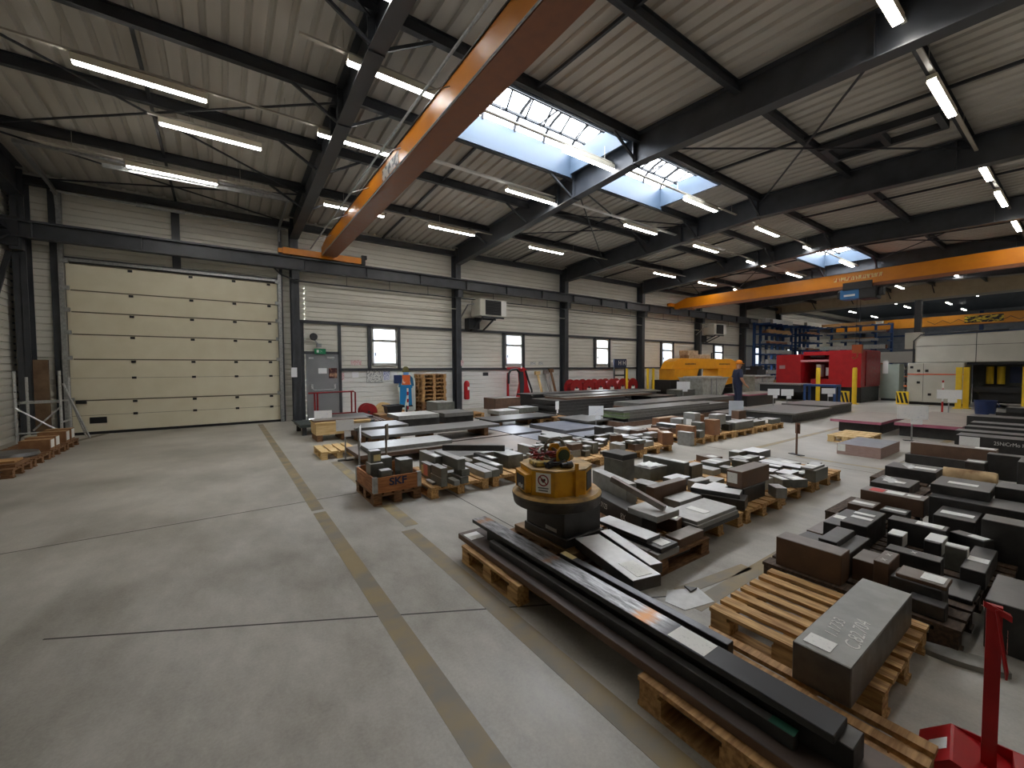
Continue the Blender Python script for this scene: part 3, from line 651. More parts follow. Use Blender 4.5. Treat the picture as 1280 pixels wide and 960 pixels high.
BLOCKS = [
('dark steel slab with chalk numbers under the grey block right of the yellow magnet','K',3.203,2.741,0.144,0.161,1.0,0.17,-15,0),
('long grey steel block slanting beside the yellow magnet,tall block standing on it','G',3.409,2.97,0.144,0.119,0.646,0.337,-15.1,0),
('tall olive steel block standing behind the slanting grey block','O',3.891,3.299,0.144,0.208,0.295,0.416,0,0),
('dark steel slab capping the tall olive block','K',3.915,3.311,0.56,0.258,0.32,0.065,0,0),
('dark steel block carrying a crumpled white paper and a label','O',4.72,3.465,0.144,0.369,0.286,0.176,0,2),
('long dark green steel bar running behind the block with the crumpled paper','O',5.059,3.462,0.144,0.118,0.661,0.226,0,1),
('brown-topped steel bar lying crosswise behind the diagonal bar','R',3.956,2.684,0.144,0.599,0.101,0.244,0,0),
('small bright white-topped plate under the diagonal brown bar','G',3.168,2.289,0.314,0.322,0.321,0.056,0,0),
('rust-ended steel block with a white label at its near end,under the white-topped plate','R',3.339,2.333,0.144,0.118,0.362,0.12,12.7,1),
('wide speckled grey plate on top of a plate stack','G',3.789,2.193,0.23,0.699,0.341,0.035,0,1),
('wide grey plate second in the speckled plate stack','G',3.794,2.187,0.189,0.717,0.352,0.041,0,0),
('wide dark plate at the bottom of the speckled plate stack','K',3.816,2.208,0.144,0.751,0.378,0.045,0,0),
('bright long narrow plate in front of the chalk-marked slab','L',2.833,2.313,0.235,0.177,0.549,0.035,0,0),
('black plate with a square white label under the bright narrow plate','K',2.865,2.185,0.199,0.225,0.548,0.036,0,1),
('grey block under the black plate with the square label','G',2.823,2.222,0.144,0.225,0.441,0.055,0,0),
('large bright speckled plate with a paper tag beside the magnet','L',2.31,2.0,0.2,0.226,0.726,0.08,-12.9,1),
('narrow bright bar lying along the large speckled plate','L',2.539,2.056,0.2,0.103,0.656,0.07,-15.1,0),
('large pale-topped steel block with a paper tag on its end,topmost of a pair','R',4.952,2.294,0.309,0.644,0.175,0.187,0,3),
('black steel block under the large pale-topped block','K',4.889,2.281,0.144,0.492,0.184,0.165,0,0),
('bright narrow plate tilted in front of the black block','L',4.456,2.402,0.25,0.211,0.492,0.05,19.1,0),
('dark bar lying under the bright narrow plate','K',4.455,2.371,0.144,0.244,0.536,0.106,18.4,0),
('olive steel block with a grey top near the back of the pallet row','O',5.957,3.225,0.144,0.414,0.233,0.119,0,1),
('short olive block butting against the long dark green bar','O',5.248,3.154,0.144,0.266,0.119,0.18,0,0),
('dark block with a rusty top behind the large pale-topped block','O',6.572,3.062,0.144,0.453,0.158,0.12,0,1),
('rust topped block at the far end of the long green bar','R',6.289,3.512,0.144,0.262,0.279,0.1,-14.0,1),
('small olive block at the back edge of the pallet row','O',6.931,3.386,0.144,0.249,0.166,0.12,0,1),
('white-faced offcut leaning at the back of the pallet row','L',7.262,3.255,0.144,0.416,0.29,0.12,0,0),
('long bright white flat bar lying over small plates','L',6.689,2.634,0.192,0.217,0.55,0.038,0,0),
('flat grey plate at the foot of the rusty sign post','G',7.1,2.78,0.144,0.291,0.375,0.04,-17.7,1),
('dark block with a white label in front of the long white bar','O',6.546,2.359,0.144,0.273,0.196,0.048,0,1),
('olive block with a long label beside the double pallet','O',5.91,2.197,0.144,0.19,0.266,0.1,-29.1,1),
('olive block with a white label just right of the large pale-topped block','O',5.765,2.292,0.144,0.093,0.264,0.1,-33.1,1),
('small stack of thin grey sheets behind the black block','G',5.246,2.103,0.144,0.122,0.184,0.12,-42.0,0),
('thin dark plate with a white label near the end of the pallet row','G',6.421,2.155,0.3,0.4,0.142,0.03,0,1),
('dark block under the thin labelled plate at the row end','O',6.449,2.119,0.144,0.417,0.125,0.156,0,0),
('huge grey steel block chalked with numbers on the near wooden pallet','H',2.725,0.694,0.144,1.022,0.229,0.185,0,5),
('long brown steel block standing on edge at the near end of the dark pile','R',3.5,1.17,0.144,0.165,0.405,0.215,0,0),
('brown steel block beside the long block on edge','R',3.73,0.9,0.144,0.24,0.12,0.155,0,0),
('brown block with chalk crosses beside the huge grey block','R',3.72,0.8,0.144,0.26,0.08,0.19,0,0),
('small dark plate with scratches lying behind the long brown block','K',3.88,1.131,0.144,0.394,0.116,0.201,0,0),
('dark narrow bar reaching back from the long brown block','K',3.86,1.029,0.144,0.5,0.09,0.16,0,0),
('dark steel block with a white label at the left of the dark pile','K',4.53,1.278,0.144,0.567,0.119,0.156,0,1),
('dark steel block carrying two white labels on the dark pile','K',4.529,1.133,0.144,0.547,0.175,0.196,0,2),
('brown plate under the dark block at the left edge of the pile','R',4.609,1.395,0.144,0.759,0.118,0.05,0,0),
('rusty flat block with a white label at the back left of the dark pile','R',5.415,1.354,0.144,0.27,0.206,0.09,0,1),
('long brown steel bar with a red patch at its far end','R',5.741,1.195,0.144,0.231,0.495,0.175,0,4),
('dark steel slab with a silver wrapper and a white label','K',6.648,1.377,0.144,0.503,0.347,0.11,0,1),
('dark steel slab with a white label behind the slab with the silver wrapper','K',7.53,1.38,0.144,0.401,0.49,0.156,0,1),
('dark plate with one broad white label beside the brown bar','K',5.382,1.105,0.144,0.201,0.193,0.09,0,1),
('long dark bar with a white label lying across the dark pile','K',4.749,0.832,0.144,0.147,0.352,0.19,0,1),
('dark slab with a scuffed grey top and a pale tag','K',5.343,0.681,0.0,0.404,0.253,0.33,0,1),
('dark bar with a large white label near the stacked timber','K',4.824,0.538,0.144,0.114,0.213,0.16,-20.6,1),
('small black block with folded white label on the dark pile','K',4.471,0.902,0.144,0.183,0.087,0.146,0,6),
('black block with a bent white label over its edge','K',4.547,0.692,0.144,0.258,0.093,0.156,0,6),
('greenish block with a folded white label on the dark pile','O',4.403,0.561,0.144,0.088,0.11,0.176,0,6),
('dark slab with a white label in front of the greenish block','K',4.422,0.449,0.144,0.586,0.118,0.12,0,1),
('long dark bar with a chalk mark behind the two-plate stack','K',4.05,0.725,0.144,0.127,0.288,0.16,0,0),
('brown plate with a long white label on top of a dark block','R',3.62,0.6,0.289,0.176,0.23,0.026,0,1),
('dark block under the brown plate with the long label','K',3.62,0.62,0.144,0.199,0.237,0.145,0,0),
('oily black slab low on the floor behind the huge grey block','K',3.968,0.495,0.144,0.325,0.174,0.03,0,0),
('large dark steel block at the right edge behind the red stand','K',3.86,0.09,0.0,0.5,0.5,0.29,0,0),
('long dark block at the right edge on stacked timber','K',4.968,0.143,0.0,0.202,0.7,0.444,0,0),
('very long dark steel bar reaching the right edge of the view','K',5.737,-0.05,0.0,0.387,1.9,0.4,0,0),
('dark slab with a white label on top of the long dark bars','K',5.95,0.727,0.4,0.5,0.386,0.09,0,1),
('dark flat bar lying beside the labelled slab on the long dark bars','K',6.2,-0.157,0.0,0.3,1.386,0.49,0,0),
('long reddish-topped steel bar with a white label by the floor sign','R',9.75,1.33,0.15,0.29,0.95,0.2,0,1),
('long dark steel bar under the reddish-topped bar','K',9.641,1.378,0.0,0.257,0.95,0.15,0,0),
('long black steel bar with white chalk writing and a white tag','K',10.75,0.45,0.0,0.45,1.9,0.44,0,7),
('dark block with a white label at the right edge behind the timber','K',8.72,0.42,0.0,0.425,0.3,0.39,0,1),
('small dark offcut with a white tag near the pale log end','K',8.95,0.98,0.0,0.3,0.2,0.26,0,1),
('dark bar in the gap behind the reddish-topped bar','K',9.25,0.5,0.0,0.2,0.8,0.36,0,0),
('grey-topped dark bar behind the chalk-written bar','K',11.35,0.6,0.0,0.4,1.8,0.45,0,1),
('dark bar second behind the chalk-written bar','K',11.95,0.55,0.0,0.4,1.8,0.48,0,1),
('dark bar with white tags third behind the chalk-written bar','K',12.55,0.5,0.0,0.45,1.9,0.51,0,1),
('dark slab fourth behind the chalk-written bar','K',13.45,0.5,0.0,0.6,2.2,0.57,0,1),
('dark slab with a white tag stacked near the blue tub','K',14.6,0.85,0.5,0.6,0.9,0.1,0,1),
('topmost dark slab of the stack near the blue tub','K',14.55,0.8,0.6,0.6,0.7,0.12,0,0),
('grey offcut block with a white label beside the chalk-written bar','G',10.25,0.45,0.0,0.4,0.177,0.43,0,1),
('thick slab with a pink-brown side lying on the floor beside small boards','Q',10.086,2.482,0.0,1.201,0.638,0.196,0,8),
('pink-painted plate with a bare top,left of the pair','P',14.2,3.42,0.25,2.9,1.0,0.06,0,0),
('pink-painted plate with a bare top,right of the pair and bearing the floor sign','P',15.0,2.2,0.25,3.9,1.1,0.07,0,0),
('dark plate stack under the left pink plate','K',14.2,3.38,0.0,2.6,0.8,0.25,0,0),
('dark plate stack under the right pink plate','K',15.0,2.2,0.0,3.7,0.95,0.25,0,0),
('upper olive bar of the pair end-on just right of the wooden crate','O',2.264,4.881,0.261,0.092,0.294,0.122,0,0),
('lower olive bar of the pair end-on just right of the wooden crate','O',2.262,4.898,0.144,0.089,0.327,0.117,0,0),
('small grey bar end lying low between two taller bar pairs','G',2.418,4.787,0.144,0.08,0.205,0.065,0,0),
('upper bar with a bent white label,second pair from the wooden crate','O',2.574,4.855,0.234,0.118,0.24,0.089,0,1),
('lower bar of the second pair from the wooden crate','O',2.544,4.85,0.144,0.112,0.279,0.09,0,0),
('grey bar lying high across the bar pairs right of the crate','O',2.516,5.108,0.323,0.113,0.724,0.14,0,0),
('grey bar next to the round-cornered bar with a label','G',2.939,5.113,0.144,0.121,0.706,0.086,0,0),
('dark bar with a chalk mark on its end beside the magnet','O',3.058,5.009,0.144,0.12,0.513,0.099,0,0),
('black flat bar with a white label on its end,above the chalk-marked bar','K',3.287,5.412,0.144,0.11,0.561,0.158,0,1),
('olive flat bar with a white label on its end,below the black flat bar','O',3.175,5.184,0.144,0.117,0.686,0.126,0,1),
('tall block with a bright top and rusty end just left of the magnet','O',3.594,5.232,0.144,0.28,0.403,0.195,0,0),
('short olive bar with a white label laid askew beside the crate','O',2.407,5.489,0.144,0.108,0.574,0.286,0,1),
('bar ends wearing a pink and a yellow tag beside the crate','O',2.286,5.292,0.144,0.084,0.303,0.2,0,9),
('small grey offcut at the pallet corner beside the crate','G',2.19,4.994,0.144,0.051,0.217,0.033,0,0),
('long thin black bar laid across the whole bar pile','K',3.228,5.678,0.339,1.0,0.06,0.091,-38,0),
('olive block with a bright top at the left of the middle pallet','O',5.152,6.1,0.236,0.263,0.356,0.093,0,0),
('olive block with a grey top behind the magnet,second from left','O',5.427,6.202,0.144,0.291,0.641,0.178,0,0),
('dark olive cube in front of the two bright-topped blocks','O',5.174,5.878,0.144,0.163,0.217,0.092,0,0),
('pinkish grey block,upper of a stacked pair behind the magnet','R',4.864,5.097,0.259,0.244,0.165,0.102,0,0),
('grey block,lower of the stacked pair behind the magnet','G',4.823,5.056,0.144,0.208,0.114,0.115,0,0),
('small grey block,upper of the narrow pair near the spare pallet','O',5.09,5.048,0.239,0.156,0.141,0.065,0,0),
('small grey block,lower of the narrow pair near the spare pallet','O',5.031,4.991,0.144,0.121,0.11,0.095,0,0),
('tall grey bar end right of the narrow pair','O',5.295,5.152,0.144,0.143,0.29,0.195,0,0),
('pale flat bar just behind the magnet hoist rings','G',4.166,5.53,0.144,0.106,0.363,0.206,0,0),
('small block with a paper sheet behind the pinkish block','O',4.969,5.356,0.144,0.207,0.196,0.206,0,1),
('black cube in front of the green-edged plate stack','K',6.665,6.068,0.144,0.309,0.281,0.241,0,0),
('first of four small dark blocks in a line behind the tall olive block','K',6.088,5.896,0.144,0.239,0.125,0.129,0,0),
('second of four small blocks in a line,wide and grey','O',6.264,5.765,0.144,0.279,0.142,0.139,0,0),
('third of four small blocks in a line,narrow and brownish','R',6.41,5.584,0.144,0.121,0.168,0.146,-38.4,0),
('last of four small blocks in a line,striped and dark red','R',6.504,5.519,0.144,0.106,0.179,0.155,-39.8,0),
('pale block with a paper sheet right of the four small blocks','L',6.919,5.765,0.144,0.266,0.269,0.074,0,0),
('long grey block topped with bright labels at the back of the middle pallets','G',7.435,6.061,0.0,0.55,0.449,0.285,0,1),
('dark reddish block beside the long grey block','R',7.408,5.73,0.187,0.35,0.215,0.105,0,0),
('dark red flat bar in front of the reddish block','R',7.317,5.696,0.0,0.392,0.174,0.187,0,0),
('left of two upright grey blocks standing side by side','O',5.97,5.094,0.144,0.115,0.194,0.115,0,0),
('right of two upright grey blocks standing side by side','O',6.081,5.025,0.144,0.112,0.12,0.121,0,0),
('upper grey block with a white label,left of two','O',6.077,4.884,0.259,0.127,0.165,0.052,0,1),
('upper grey block with a white label,right of two','O',6.228,4.798,0.259,0.179,0.132,0.062,0,1),
('pinkish brown block under the two labelled grey blocks','R',6.161,4.83,0.144,0.259,0.16,0.115,0,0),
('dark block with a large white paper on its side near the pallet end','O',6.851,5.104,0.144,0.182,0.167,0.123,0,9),
('grey block at the near edge of the end pallet','O',7.209,5.133,0.144,0.235,0.106,0.088,0,0),
('grey flat block with a pale top on the end pallet','G',7.103,5.2,0.232,0.3,0.176,0.093,0,0),
('brown block at the outer corner of the end pallet','F',7.137,4.89,0.144,0.209,0.325,0.232,-38.7,1),
('rust red block at the back of the end pallet','F',7.708,5.586,0.0,0.235,0.339,0.298,-43.9,0),
('long rusty block at the back left of the aisle pallets','F',9.05,6.2,0.144,0.8,0.2,0.259,0,0),
('pale grey block set high behind the white-topped bar','G',8.9,5.7,0.144,0.35,0.3,0.291,0,0),
('rusty bar under the white-topped bar','R',8.446,5.7,0.144,0.291,0.75,0.13,0,0),
('white-topped bar lying on a rusty bar at the aisle pallets','L',8.42,5.65,0.274,0.211,0.581,0.07,0,0),
('big grey block with a white label on its face,highest on the aisle pallets','G',8.704,5.28,0.144,0.228,0.276,0.472,0,9),
('tall rust brown block standing at the front of the aisle pallets','F',8.929,4.921,0.144,0.24,0.217,0.335,0,0),
('rust brown block behind the tall rust block','F',9.3,5.5,0.144,0.281,0.187,0.364,0,0),
('rusty block lying on a pale block at the pallet corner','F',8.112,5.055,0.144,0.131,0.397,0.258,0,0),
('pale block at the pallet corner under the rusty block','G',7.986,4.978,0.0,0.123,0.317,0.285,0,0),
('grey olive block in the middle of the aisle pallet','O',8.501,5.009,0.144,0.176,0.218,0.302,0,0),
('grey olive block with rounded corner next to the tall rust block','O',8.326,4.879,0.144,0.176,0.129,0.149,0,0),
('pale block with a bluish side behind the tall rust block','G',9.55,5.15,0.3,0.4,0.2,0.238,0,0),
('dark block right of the tall rust block','K',9.775,5.044,0.144,0.139,0.189,0.156,0,0),
('wide mottled grey block on the second aisle pallet','O',10.35,5.033,0.144,0.9,0.266,0.179,0,0),
('brown block with a white tag before the mottled grey block','R',10.056,5.225,0.144,0.283,0.121,0.114,0,9),
('dark block with a pale top on the third aisle pallet','O',11.25,5.1,0.144,0.6,0.3,0.115,0,0),
('dark block with a white tag on the last aisle pallet','O',12.0,5.05,0.144,0.5,0.35,0.118,0,9),
('small white block behind the mottled grey block','L',11.0,5.75,0.144,0.197,0.403,0.222,-36.6,0),
('small brown block with a white end behind the mottled grey block','R',11.9,5.8,0.144,0.4,0.206,0.282,0,0),
('dark grey flat bar behind the third aisle pallet','K',12.0,5.6,0.144,0.7,0.04,0.07,0,0),
('big grey block with pale face at the far end of the long plates','O',5.9,12.6,0.0,0.6,0.9,0.55,0,0),
('longest grey steel plate,raised at the back of the plate field','D',3.775,8.425,0.285,2.95,0.85,0.065,0,0),
('bright long plate lying raised just behind the wooden crate','G',2.77,7.43,0.214,1.58,0.7,0.07,0,0),
('brownish plate under the bright plate behind the crate','R',2.55,7.425,0.144,1.5,0.95,0.07,0,0),
('flat rust-mottled plate in the middle of the plate field','T',4.575,8.425,0.0,1.75,1.15,0.105,0,0),
('bluish square plate at the far end of the plate field','B',5.95,8.475,0.0,0.9,1.25,0.11,0,0),
('large brownish plate nearest the bar pallets','T',4.375,6.975,0.0,2.15,1.55,0.105,0,0),
('bluish plate beside the large brownish plate','B',5.95,7.075,0.0,0.9,1.15,0.1,0,0),
('thin grey plate lying on the brownish plate behind the bars','D',3.6,6.5,0.105,1.4,0.8,0.069,0,0),
('dull bluish plate low in front of the green-edged stack','B',7.6,6.85,0.0,2.0,0.7,0.095,0,0),
('pale violet plate flat on the floor timbers left of the sign','B',7.55,8.25,0.0,1.3,1.5,0.1,0,0),
('thick slab with a pale top in front of the black tub','G',4.1,10.45,0.36,1.1,0.9,0.1,0,0),
('grey slab carrying the thick pale-topped slab','K',4.2,10.45,0.144,1.0,0.7,0.216,0,0),
('thick dark slab beside the pale-topped slab','D',5.3,10.55,0.33,0.9,0.9,0.1,0,0),
('dark slab under the thick dark slab','K',5.375,10.55,0.144,0.85,0.7,0.186,0,0),
('pale plate left of the thick slab,behind the sign with grey back','D',2.9,9.65,0.3,1.2,0.9,0.06,0,0),
('brown plate pack under the pale plate','R',2.9,9.65,0.144,1.1,0.7,0.156,0,0),
('thin dark plate sagging behind the longest plate','K',7.05,9.8,0.2,2.3,1.0,0.03,0,0),
('dark plate under the thin sagging plate','K',7.05,9.85,0.144,2.1,0.7,0.056,0,0),
('dark rubber-black plate before the red railing','K',2.65,11.8,0.33,1.3,1.0,0.05,0,0),
('rusty plate under the dark plate before the red railing','R',2.625,11.775,0.27,1.15,0.85,0.06,0,0),
('rusty plate lying on the new timber box','R',2.275,10.45,0.43,1.25,0.5,0.035,0,0),
('grey-topped plate with a worn edge left of the green-edged stack','D',8.612,8.575,0.145,1.023,1.25,0.044,0,0),
('oily plate under the worn grey-topped plate','O',8.75,8.681,0.0,1.1,1.038,0.144,0,0),
('bottom plate of the long green-edged stack behind the middle pallets','R',11.95,7.781,0.0,6.1,0.762,0.145,0,0),
('second plate of the long green-edged stack behind the middle pallets','K',11.986,7.885,0.145,5.728,0.93,0.088,0,0),
('green-edged third plate of the long green-edged stack behind the middle pallets','D',11.83,7.895,0.233,5.74,0.91,0.088,0,0),
('green-edged fourth plate of the long green-edged stack behind the middle pallets','D',11.77,7.905,0.321,5.56,0.89,0.088,0,0),
('pale topmost plate on the long green-edged stack','D',11.175,7.9,0.409,4.45,0.8,0.043,0,0),
('lower thick plate of the stack behind the green-edged stack','R',14.3,9.25,0.0,6.2,1.1,0.19,0,0),
('middle thick plate of the stack behind the green-edged stack','R',14.325,9.258,0.19,6.15,1.115,0.13,0,0),
('upper thick plate of the stack behind the green-edged stack','D',14.35,9.262,0.32,6.1,1.124,0.13,0,0),
('bottom plate of the tall black stack before the red hose machine','K',11.375,10.85,0.0,4.85,1.5,0.158,0,0),
('second plate of the tall black stack before the red hose machine','K',11.23,10.865,0.158,4.44,1.47,0.1,0,0),
('third plate of the tall black stack before the red hose machine','K',11.025,10.88,0.258,4.15,1.44,0.1,0,0),
('fourth plate of the tall black stack before the red hose machine','K',10.88,10.895,0.358,3.74,1.41,0.1,0,0),
('fifth plate of the tall black stack before the red hose machine','K',10.675,10.91,0.458,3.45,1.38,0.1,0,0),
('brown-edged plate second from top of the tall black stack','R',11.85,10.925,0.558,4.7,1.15,0.062,0,0),
('long grey plate on top of the tall black stack','D',12.5,11.25,0.62,5.8,0.9,0.045,0,0),
('black plate pushed furthest back toward the red drums','K',11.55,12.35,0.62,4.7,0.9,0.06,0,0),
('black plate pack under the furthest-back plate','K',11.45,12.317,0.0,4.3,0.734,0.62,0,0),
('dark plate pack nearest the aisle under two pale sheets','K',15.1,5.8,0.0,3.0,1.4,0.24,0,0),
('pale sheet on the dark plate pack nearest the aisle','D',14.975,5.775,0.24,2.85,1.55,0.05,0,0),
('dark plate pack in front of the yellow bollard','K',17.85,5.9,0.0,2.3,1.4,0.26,0,0),
('pale sheet on the plate pack in front of the yellow bollard','D',17.775,5.875,0.26,2.25,1.45,0.06,0,0),
('reddish plate pack behind the sign with a grey board','T',15.0,7.05,0.0,3.6,0.6,0.18,0,0),
('pinkish edged plate before the yellow saw','P',19.0,8.7,0.45,2.8,1.0,0.06,0,0),
('dark plate pack under the pinkish edged plate','K',19.0,8.7,0.0,2.6,0.8,0.45,0,0),
('grey plate pack before the left grey bin','G',18.5,10.111,0.0,4.0,0.577,0.3,0,0),
('dark offcut pack by the red hose machine','K',10.75,13.325,0.0,0.9,0.75,0.41,0,0),
('dark bar pack between the red drums and the yellow saw','K',15.7,12.6,0.0,2.2,1.2,0.61,0,0),
('dark offcut pack behind the tall black stack end','K',15.1,10.9,0.0,1.8,1.0,0.46,0,0),
('dark grey pack by the small white sign near the saw','O',17.6,11.25,0.0,1.2,0.7,0.61,0,0),
('grey brown block pack left of the red hose machine','R',8.45,12.7,0.144,1.1,0.8,0.42,0,0),
('grey flat block behind the sagging plate','G',7.6,11.35,0.144,0.8,0.7,0.12,0,1),
('dark block with a white top near the small grey signs','O',8.5,11.45,0.144,0.8,0.7,0.16,0,1),
('dark block row by the foot of the red hose machine','O',10.1,12.817,0.0,1.0,0.268,0.28,0,0),
('dark slab stack base near the blue tub','K',14.575,0.825,0.0,0.75,1.25,0.5,0,0),
('rusty golden plate under the dark block that carries the yellow magnet','Y',2.44,2.69,0.144,0.52,0.78,0.056,0,0),
('rusty flat bar at the pallet front just before the speckled plate stack','R',3.24,2.02,0.144,0.36,0.14,0.075,0,0),
('small grey flat bar at the pallet front below the black labelled plate','G',2.86,1.958,0.144,0.28,0.09,0.05,0,0),
('small plain steel piece lying between the larger blocks of the middle row','O',4.108,3.032,0.144,0.2,0.348,0.135,4,0),
('small plain steel piece lying between the larger blocks of the middle row','G',3.714,3.038,0.144,0.116,0.21,0.087,0,0),
('small plain steel piece lying between the larger blocks of the middle row','G',3.971,2.503,0.144,0.397,0.198,0.133,0,0),
('small plain steel piece lying between the larger blocks of the middle row','O',5.217,2.386,0.144,0.162,0.128,0.112,0,0),
('small plain steel piece lying between the larger blocks of the middle row','G',4.754,2.785,0.144,0.262,0.117,0.126,-5,0),
('small plain steel piece lying between the larger blocks of the middle row','L',4.739,3.072,0.144,0.303,0.204,0.099,0,0),
('small plain steel piece lying between the larger blocks of the middle row','O',5.153,2.827,0.144,0.257,0.186,0.06,4,0),
('small plain steel piece lying between the larger blocks of the middle row','L',4.749,2.579,0.144,0.39,0.201,0.089,4,0),
('small plain steel piece lying between the larger blocks of the middle row','O',5.854,3.013,0.144,0.151,0.139,0.085,4,0),
('small plain steel piece lying between the larger blocks of the middle row','L',6.247,2.643,0.144,0.209,0.225,0.064,4,0),
('small plain steel piece lying between the larger blocks of the middle row','G',5.484,2.473,0.144,0.183,0.382,0.131,-5,0),
('small plain steel piece lying between the larger blocks of the middle row','O',6.209,2.988,0.144,0.106,0.211,0.132,4,0),
('small plain steel piece lying between the larger blocks of the middle row','G',5.607,3.173,0.144,0.193,0.322,0.078,0,0),
('small plain steel piece lying between the larger blocks of the middle row','L',6.2,2.372,0.144,0.267,0.181,0.092,0,0),
('small plain steel piece lying between the larger blocks of the middle row','G',7.125,2.367,0.144,0.185,0.125,0.085,0,0),
('small plain steel piece lying between the larger blocks of the middle row','G',6.848,2.238,0.144,0.185,0.144,0.071,0,0),
('small plain steel piece lying between the larger blocks of the middle row','L',6.918,3.057,0.144,0.162,0.145,0.082,4,0),
('small plain steel piece lying between the larger blocks of the middle row','L',6.496,2.7,0.144,0.127,0.281,0.081,4,0),
('small plain steel piece lying between the larger blocks of the middle row','L',6.887,2.471,0.144,0.137,0.223,0.056,-5,0),
('small plain steel piece lying between the larger blocks of the middle row','G',6.654,3.258,0.144,0.279,0.103,0.08,-5,0),
('short plain bar end among the bars right of the crate','O',2.773,5.579,0.144,0.241,0.212,0.066,0,0),
('short plain bar end among the bars right of the crate','O',2.588,5.178,0.144,0.251,0.134,0.063,0,0),
('short plain bar end among the bars right of the crate','O',2.692,5.881,0.144,0.418,0.171,0.135,-5,0),
('short plain bar end among the bars right of the crate','G',3.487,5.74,0.144,0.263,0.132,0.133,4,0),
('short plain bar end among the bars right of the crate','G',3.696,5.661,0.144,0.12,0.269,0.123,0,0),
('short plain bar end among the bars right of the crate','O',3.137,5.757,0.144,0.113,0.395,0.062,0,0),
('small plain block among many on the pallets behind the magnet','R',4.574,5.226,0.144,0.203,0.188,0.118,0,0),
('small plain block among many on the pallets behind the magnet','R',4.528,5.581,0.144,0.345,0.238,0.054,0,0),
('small plain block among many on the pallets behind the magnet','O',4.391,5.36,0.144,0.152,0.183,0.104,0,0),
('small plain block among many on the pallets behind the magnet','G',4.12,5.167,0.144,0.256,0.271,0.124,0,0),
('small plain block among many on the pallets behind the magnet','G',4.644,5.784,0.144,0.204,0.143,0.118,-5,0),
('small plain block among many on the pallets behind the magnet','G',4.027,5.516,0.144,0.135,0.238,0.058,4,0),
('small plain block among many on the pallets behind the magnet','R',4.443,5.807,0.144,0.104,0.163,0.121,0,0),
('small plain block among many on the pallets behind the magnet','O',5.103,6.196,0.144,0.315,0.104,0.06,0,0),
('small plain block among many on the pallets behind the magnet','R',5.479,5.282,0.144,0.15,0.32,0.053,0,0),
('small plain block among many on the pallets behind the magnet','O',5.155,5.582,0.144,0.246,0.188,0.135,-5,0),
('small plain block among many on the pallets behind the magnet','O',5.417,4.871,0.144,0.168,0.16,0.055,4,0),
('small plain block among many on the pallets behind the magnet','G',4.955,5.789,0.144,0.146,0.31,0.072,0,0),
('small plain block among many on the pallets behind the magnet','G',5.403,5.694,0.144,0.111,0.202,0.073,0,0),
('small plain block among many on the pallets behind the magnet','G',5.534,5.592,0.144,0.107,0.193,0.11,0,0),
('small plain block among many on the pallets behind the magnet','O',5.305,5.406,0.144,0.111,0.145,0.1,4,0),
('small plain block among many on the pallets behind the magnet','G',5.889,5.813,0.144,0.129,0.195,0.086,4,0),
('small plain block among many on the pallets behind the magnet','R',6.177,5.279,0.144,0.198,0.16,0.056,-5,0),
('small plain block among many on the pallets behind the magnet','O',5.781,5.41,0.144,0.172,0.155,0.069,0,0),
('small plain block among many on the pallets behind the magnet','O',5.89,6.029,0.144,0.145,0.122,0.09,-5,0),
('small plain block among many on the pallets behind the magnet','L',6.061,5.572,0.144,0.114,0.206,0.114,0,0),
('small plain block among many on the pallets behind the magnet','L',5.941,5.5,0.144,0.107,0.22,0.115,4,0),
('small plain block among many on the pallets behind the magnet','G',5.787,4.946,0.144,0.131,0.277,0.138,-5,0),
('small plain block among many on the pallets behind the magnet','R',5.752,5.978,0.144,0.1,0.228,0.084,0,0),
('small plain block among many on the pallets behind the magnet','G',6.914,5.417,0.144,0.211,0.19,0.125,0,0),
('small plain block among many on the pallets behind the magnet','G',6.598,4.991,0.144,0.3,0.24,0.095,0,0),
('small plain block among many on the pallets behind the magnet','O',6.564,5.808,0.144,0.159,0.151,0.14,0,0),
('small plain block among many on the pallets behind the magnet','O',6.624,5.3,0.144,0.242,0.262,0.116,-5,0),
('small plain block among many on the pallets behind the magnet','G',6.931,6.044,0.144,0.208,0.152,0.076,4,0),
('small plain block among many on the pallets behind the magnet','G',7.147,5.437,0.144,0.11,0.21,0.11,-5,0),
('small plain block among the rusty blocks of the aisle pallets','R',8.193,5.637,0.144,0.114,0.259,0.124,-5,0),
('small plain block among the rusty blocks of the aisle pallets','R',8.188,5.892,0.144,0.217,0.207,0.07,0,0),
('small plain block among the rusty blocks of the aisle pallets','O',8.268,5.17,0.144,0.111,0.254,0.137,4,0),
('small plain block among the rusty blocks of the aisle pallets','R',9.392,5.932,0.144,0.242,0.219,0.061,4,0),
('small plain block among the rusty blocks of the aisle pallets','R',9.189,5.982,0.144,0.107,0.235,0.125,0,0),
('small plain block among the rusty blocks of the aisle pallets','R',9.549,5.295,0.144,0.209,0.216,0.064,0,0),
('small plain block among the rusty blocks of the aisle pallets','G',9.603,6.021,0.144,0.157,0.263,0.066,0,0),
('small plain block among the rusty blocks of the aisle pallets','O',9.274,5.059,0.144,0.182,0.23,0.075,4,0),
('small plain block among the rusty blocks of the aisle pallets','G',9.014,5.986,0.144,0.173,0.203,0.115,0,0),
('small plain block among the rusty blocks of the aisle pallets','R',10.462,5.347,0.144,0.194,0.29,0.13,4,0),
('small plain block among the rusty blocks of the aisle pallets','O',10.212,5.521,0.144,0.104,0.322,0.136,0,0),
('small plain block among the rusty blocks of the aisle pallets','O',10.004,5.577,0.144,0.124,0.376,0.057,4,0),
('small plain block among the rusty blocks of the aisle pallets','R',10.395,5.795,0.144,0.417,0.182,0.135,0,0),
('small plain block among the rusty blocks of the aisle pallets','G',10.455,5.96,0.144,0.197,0.136,0.067,0,0),
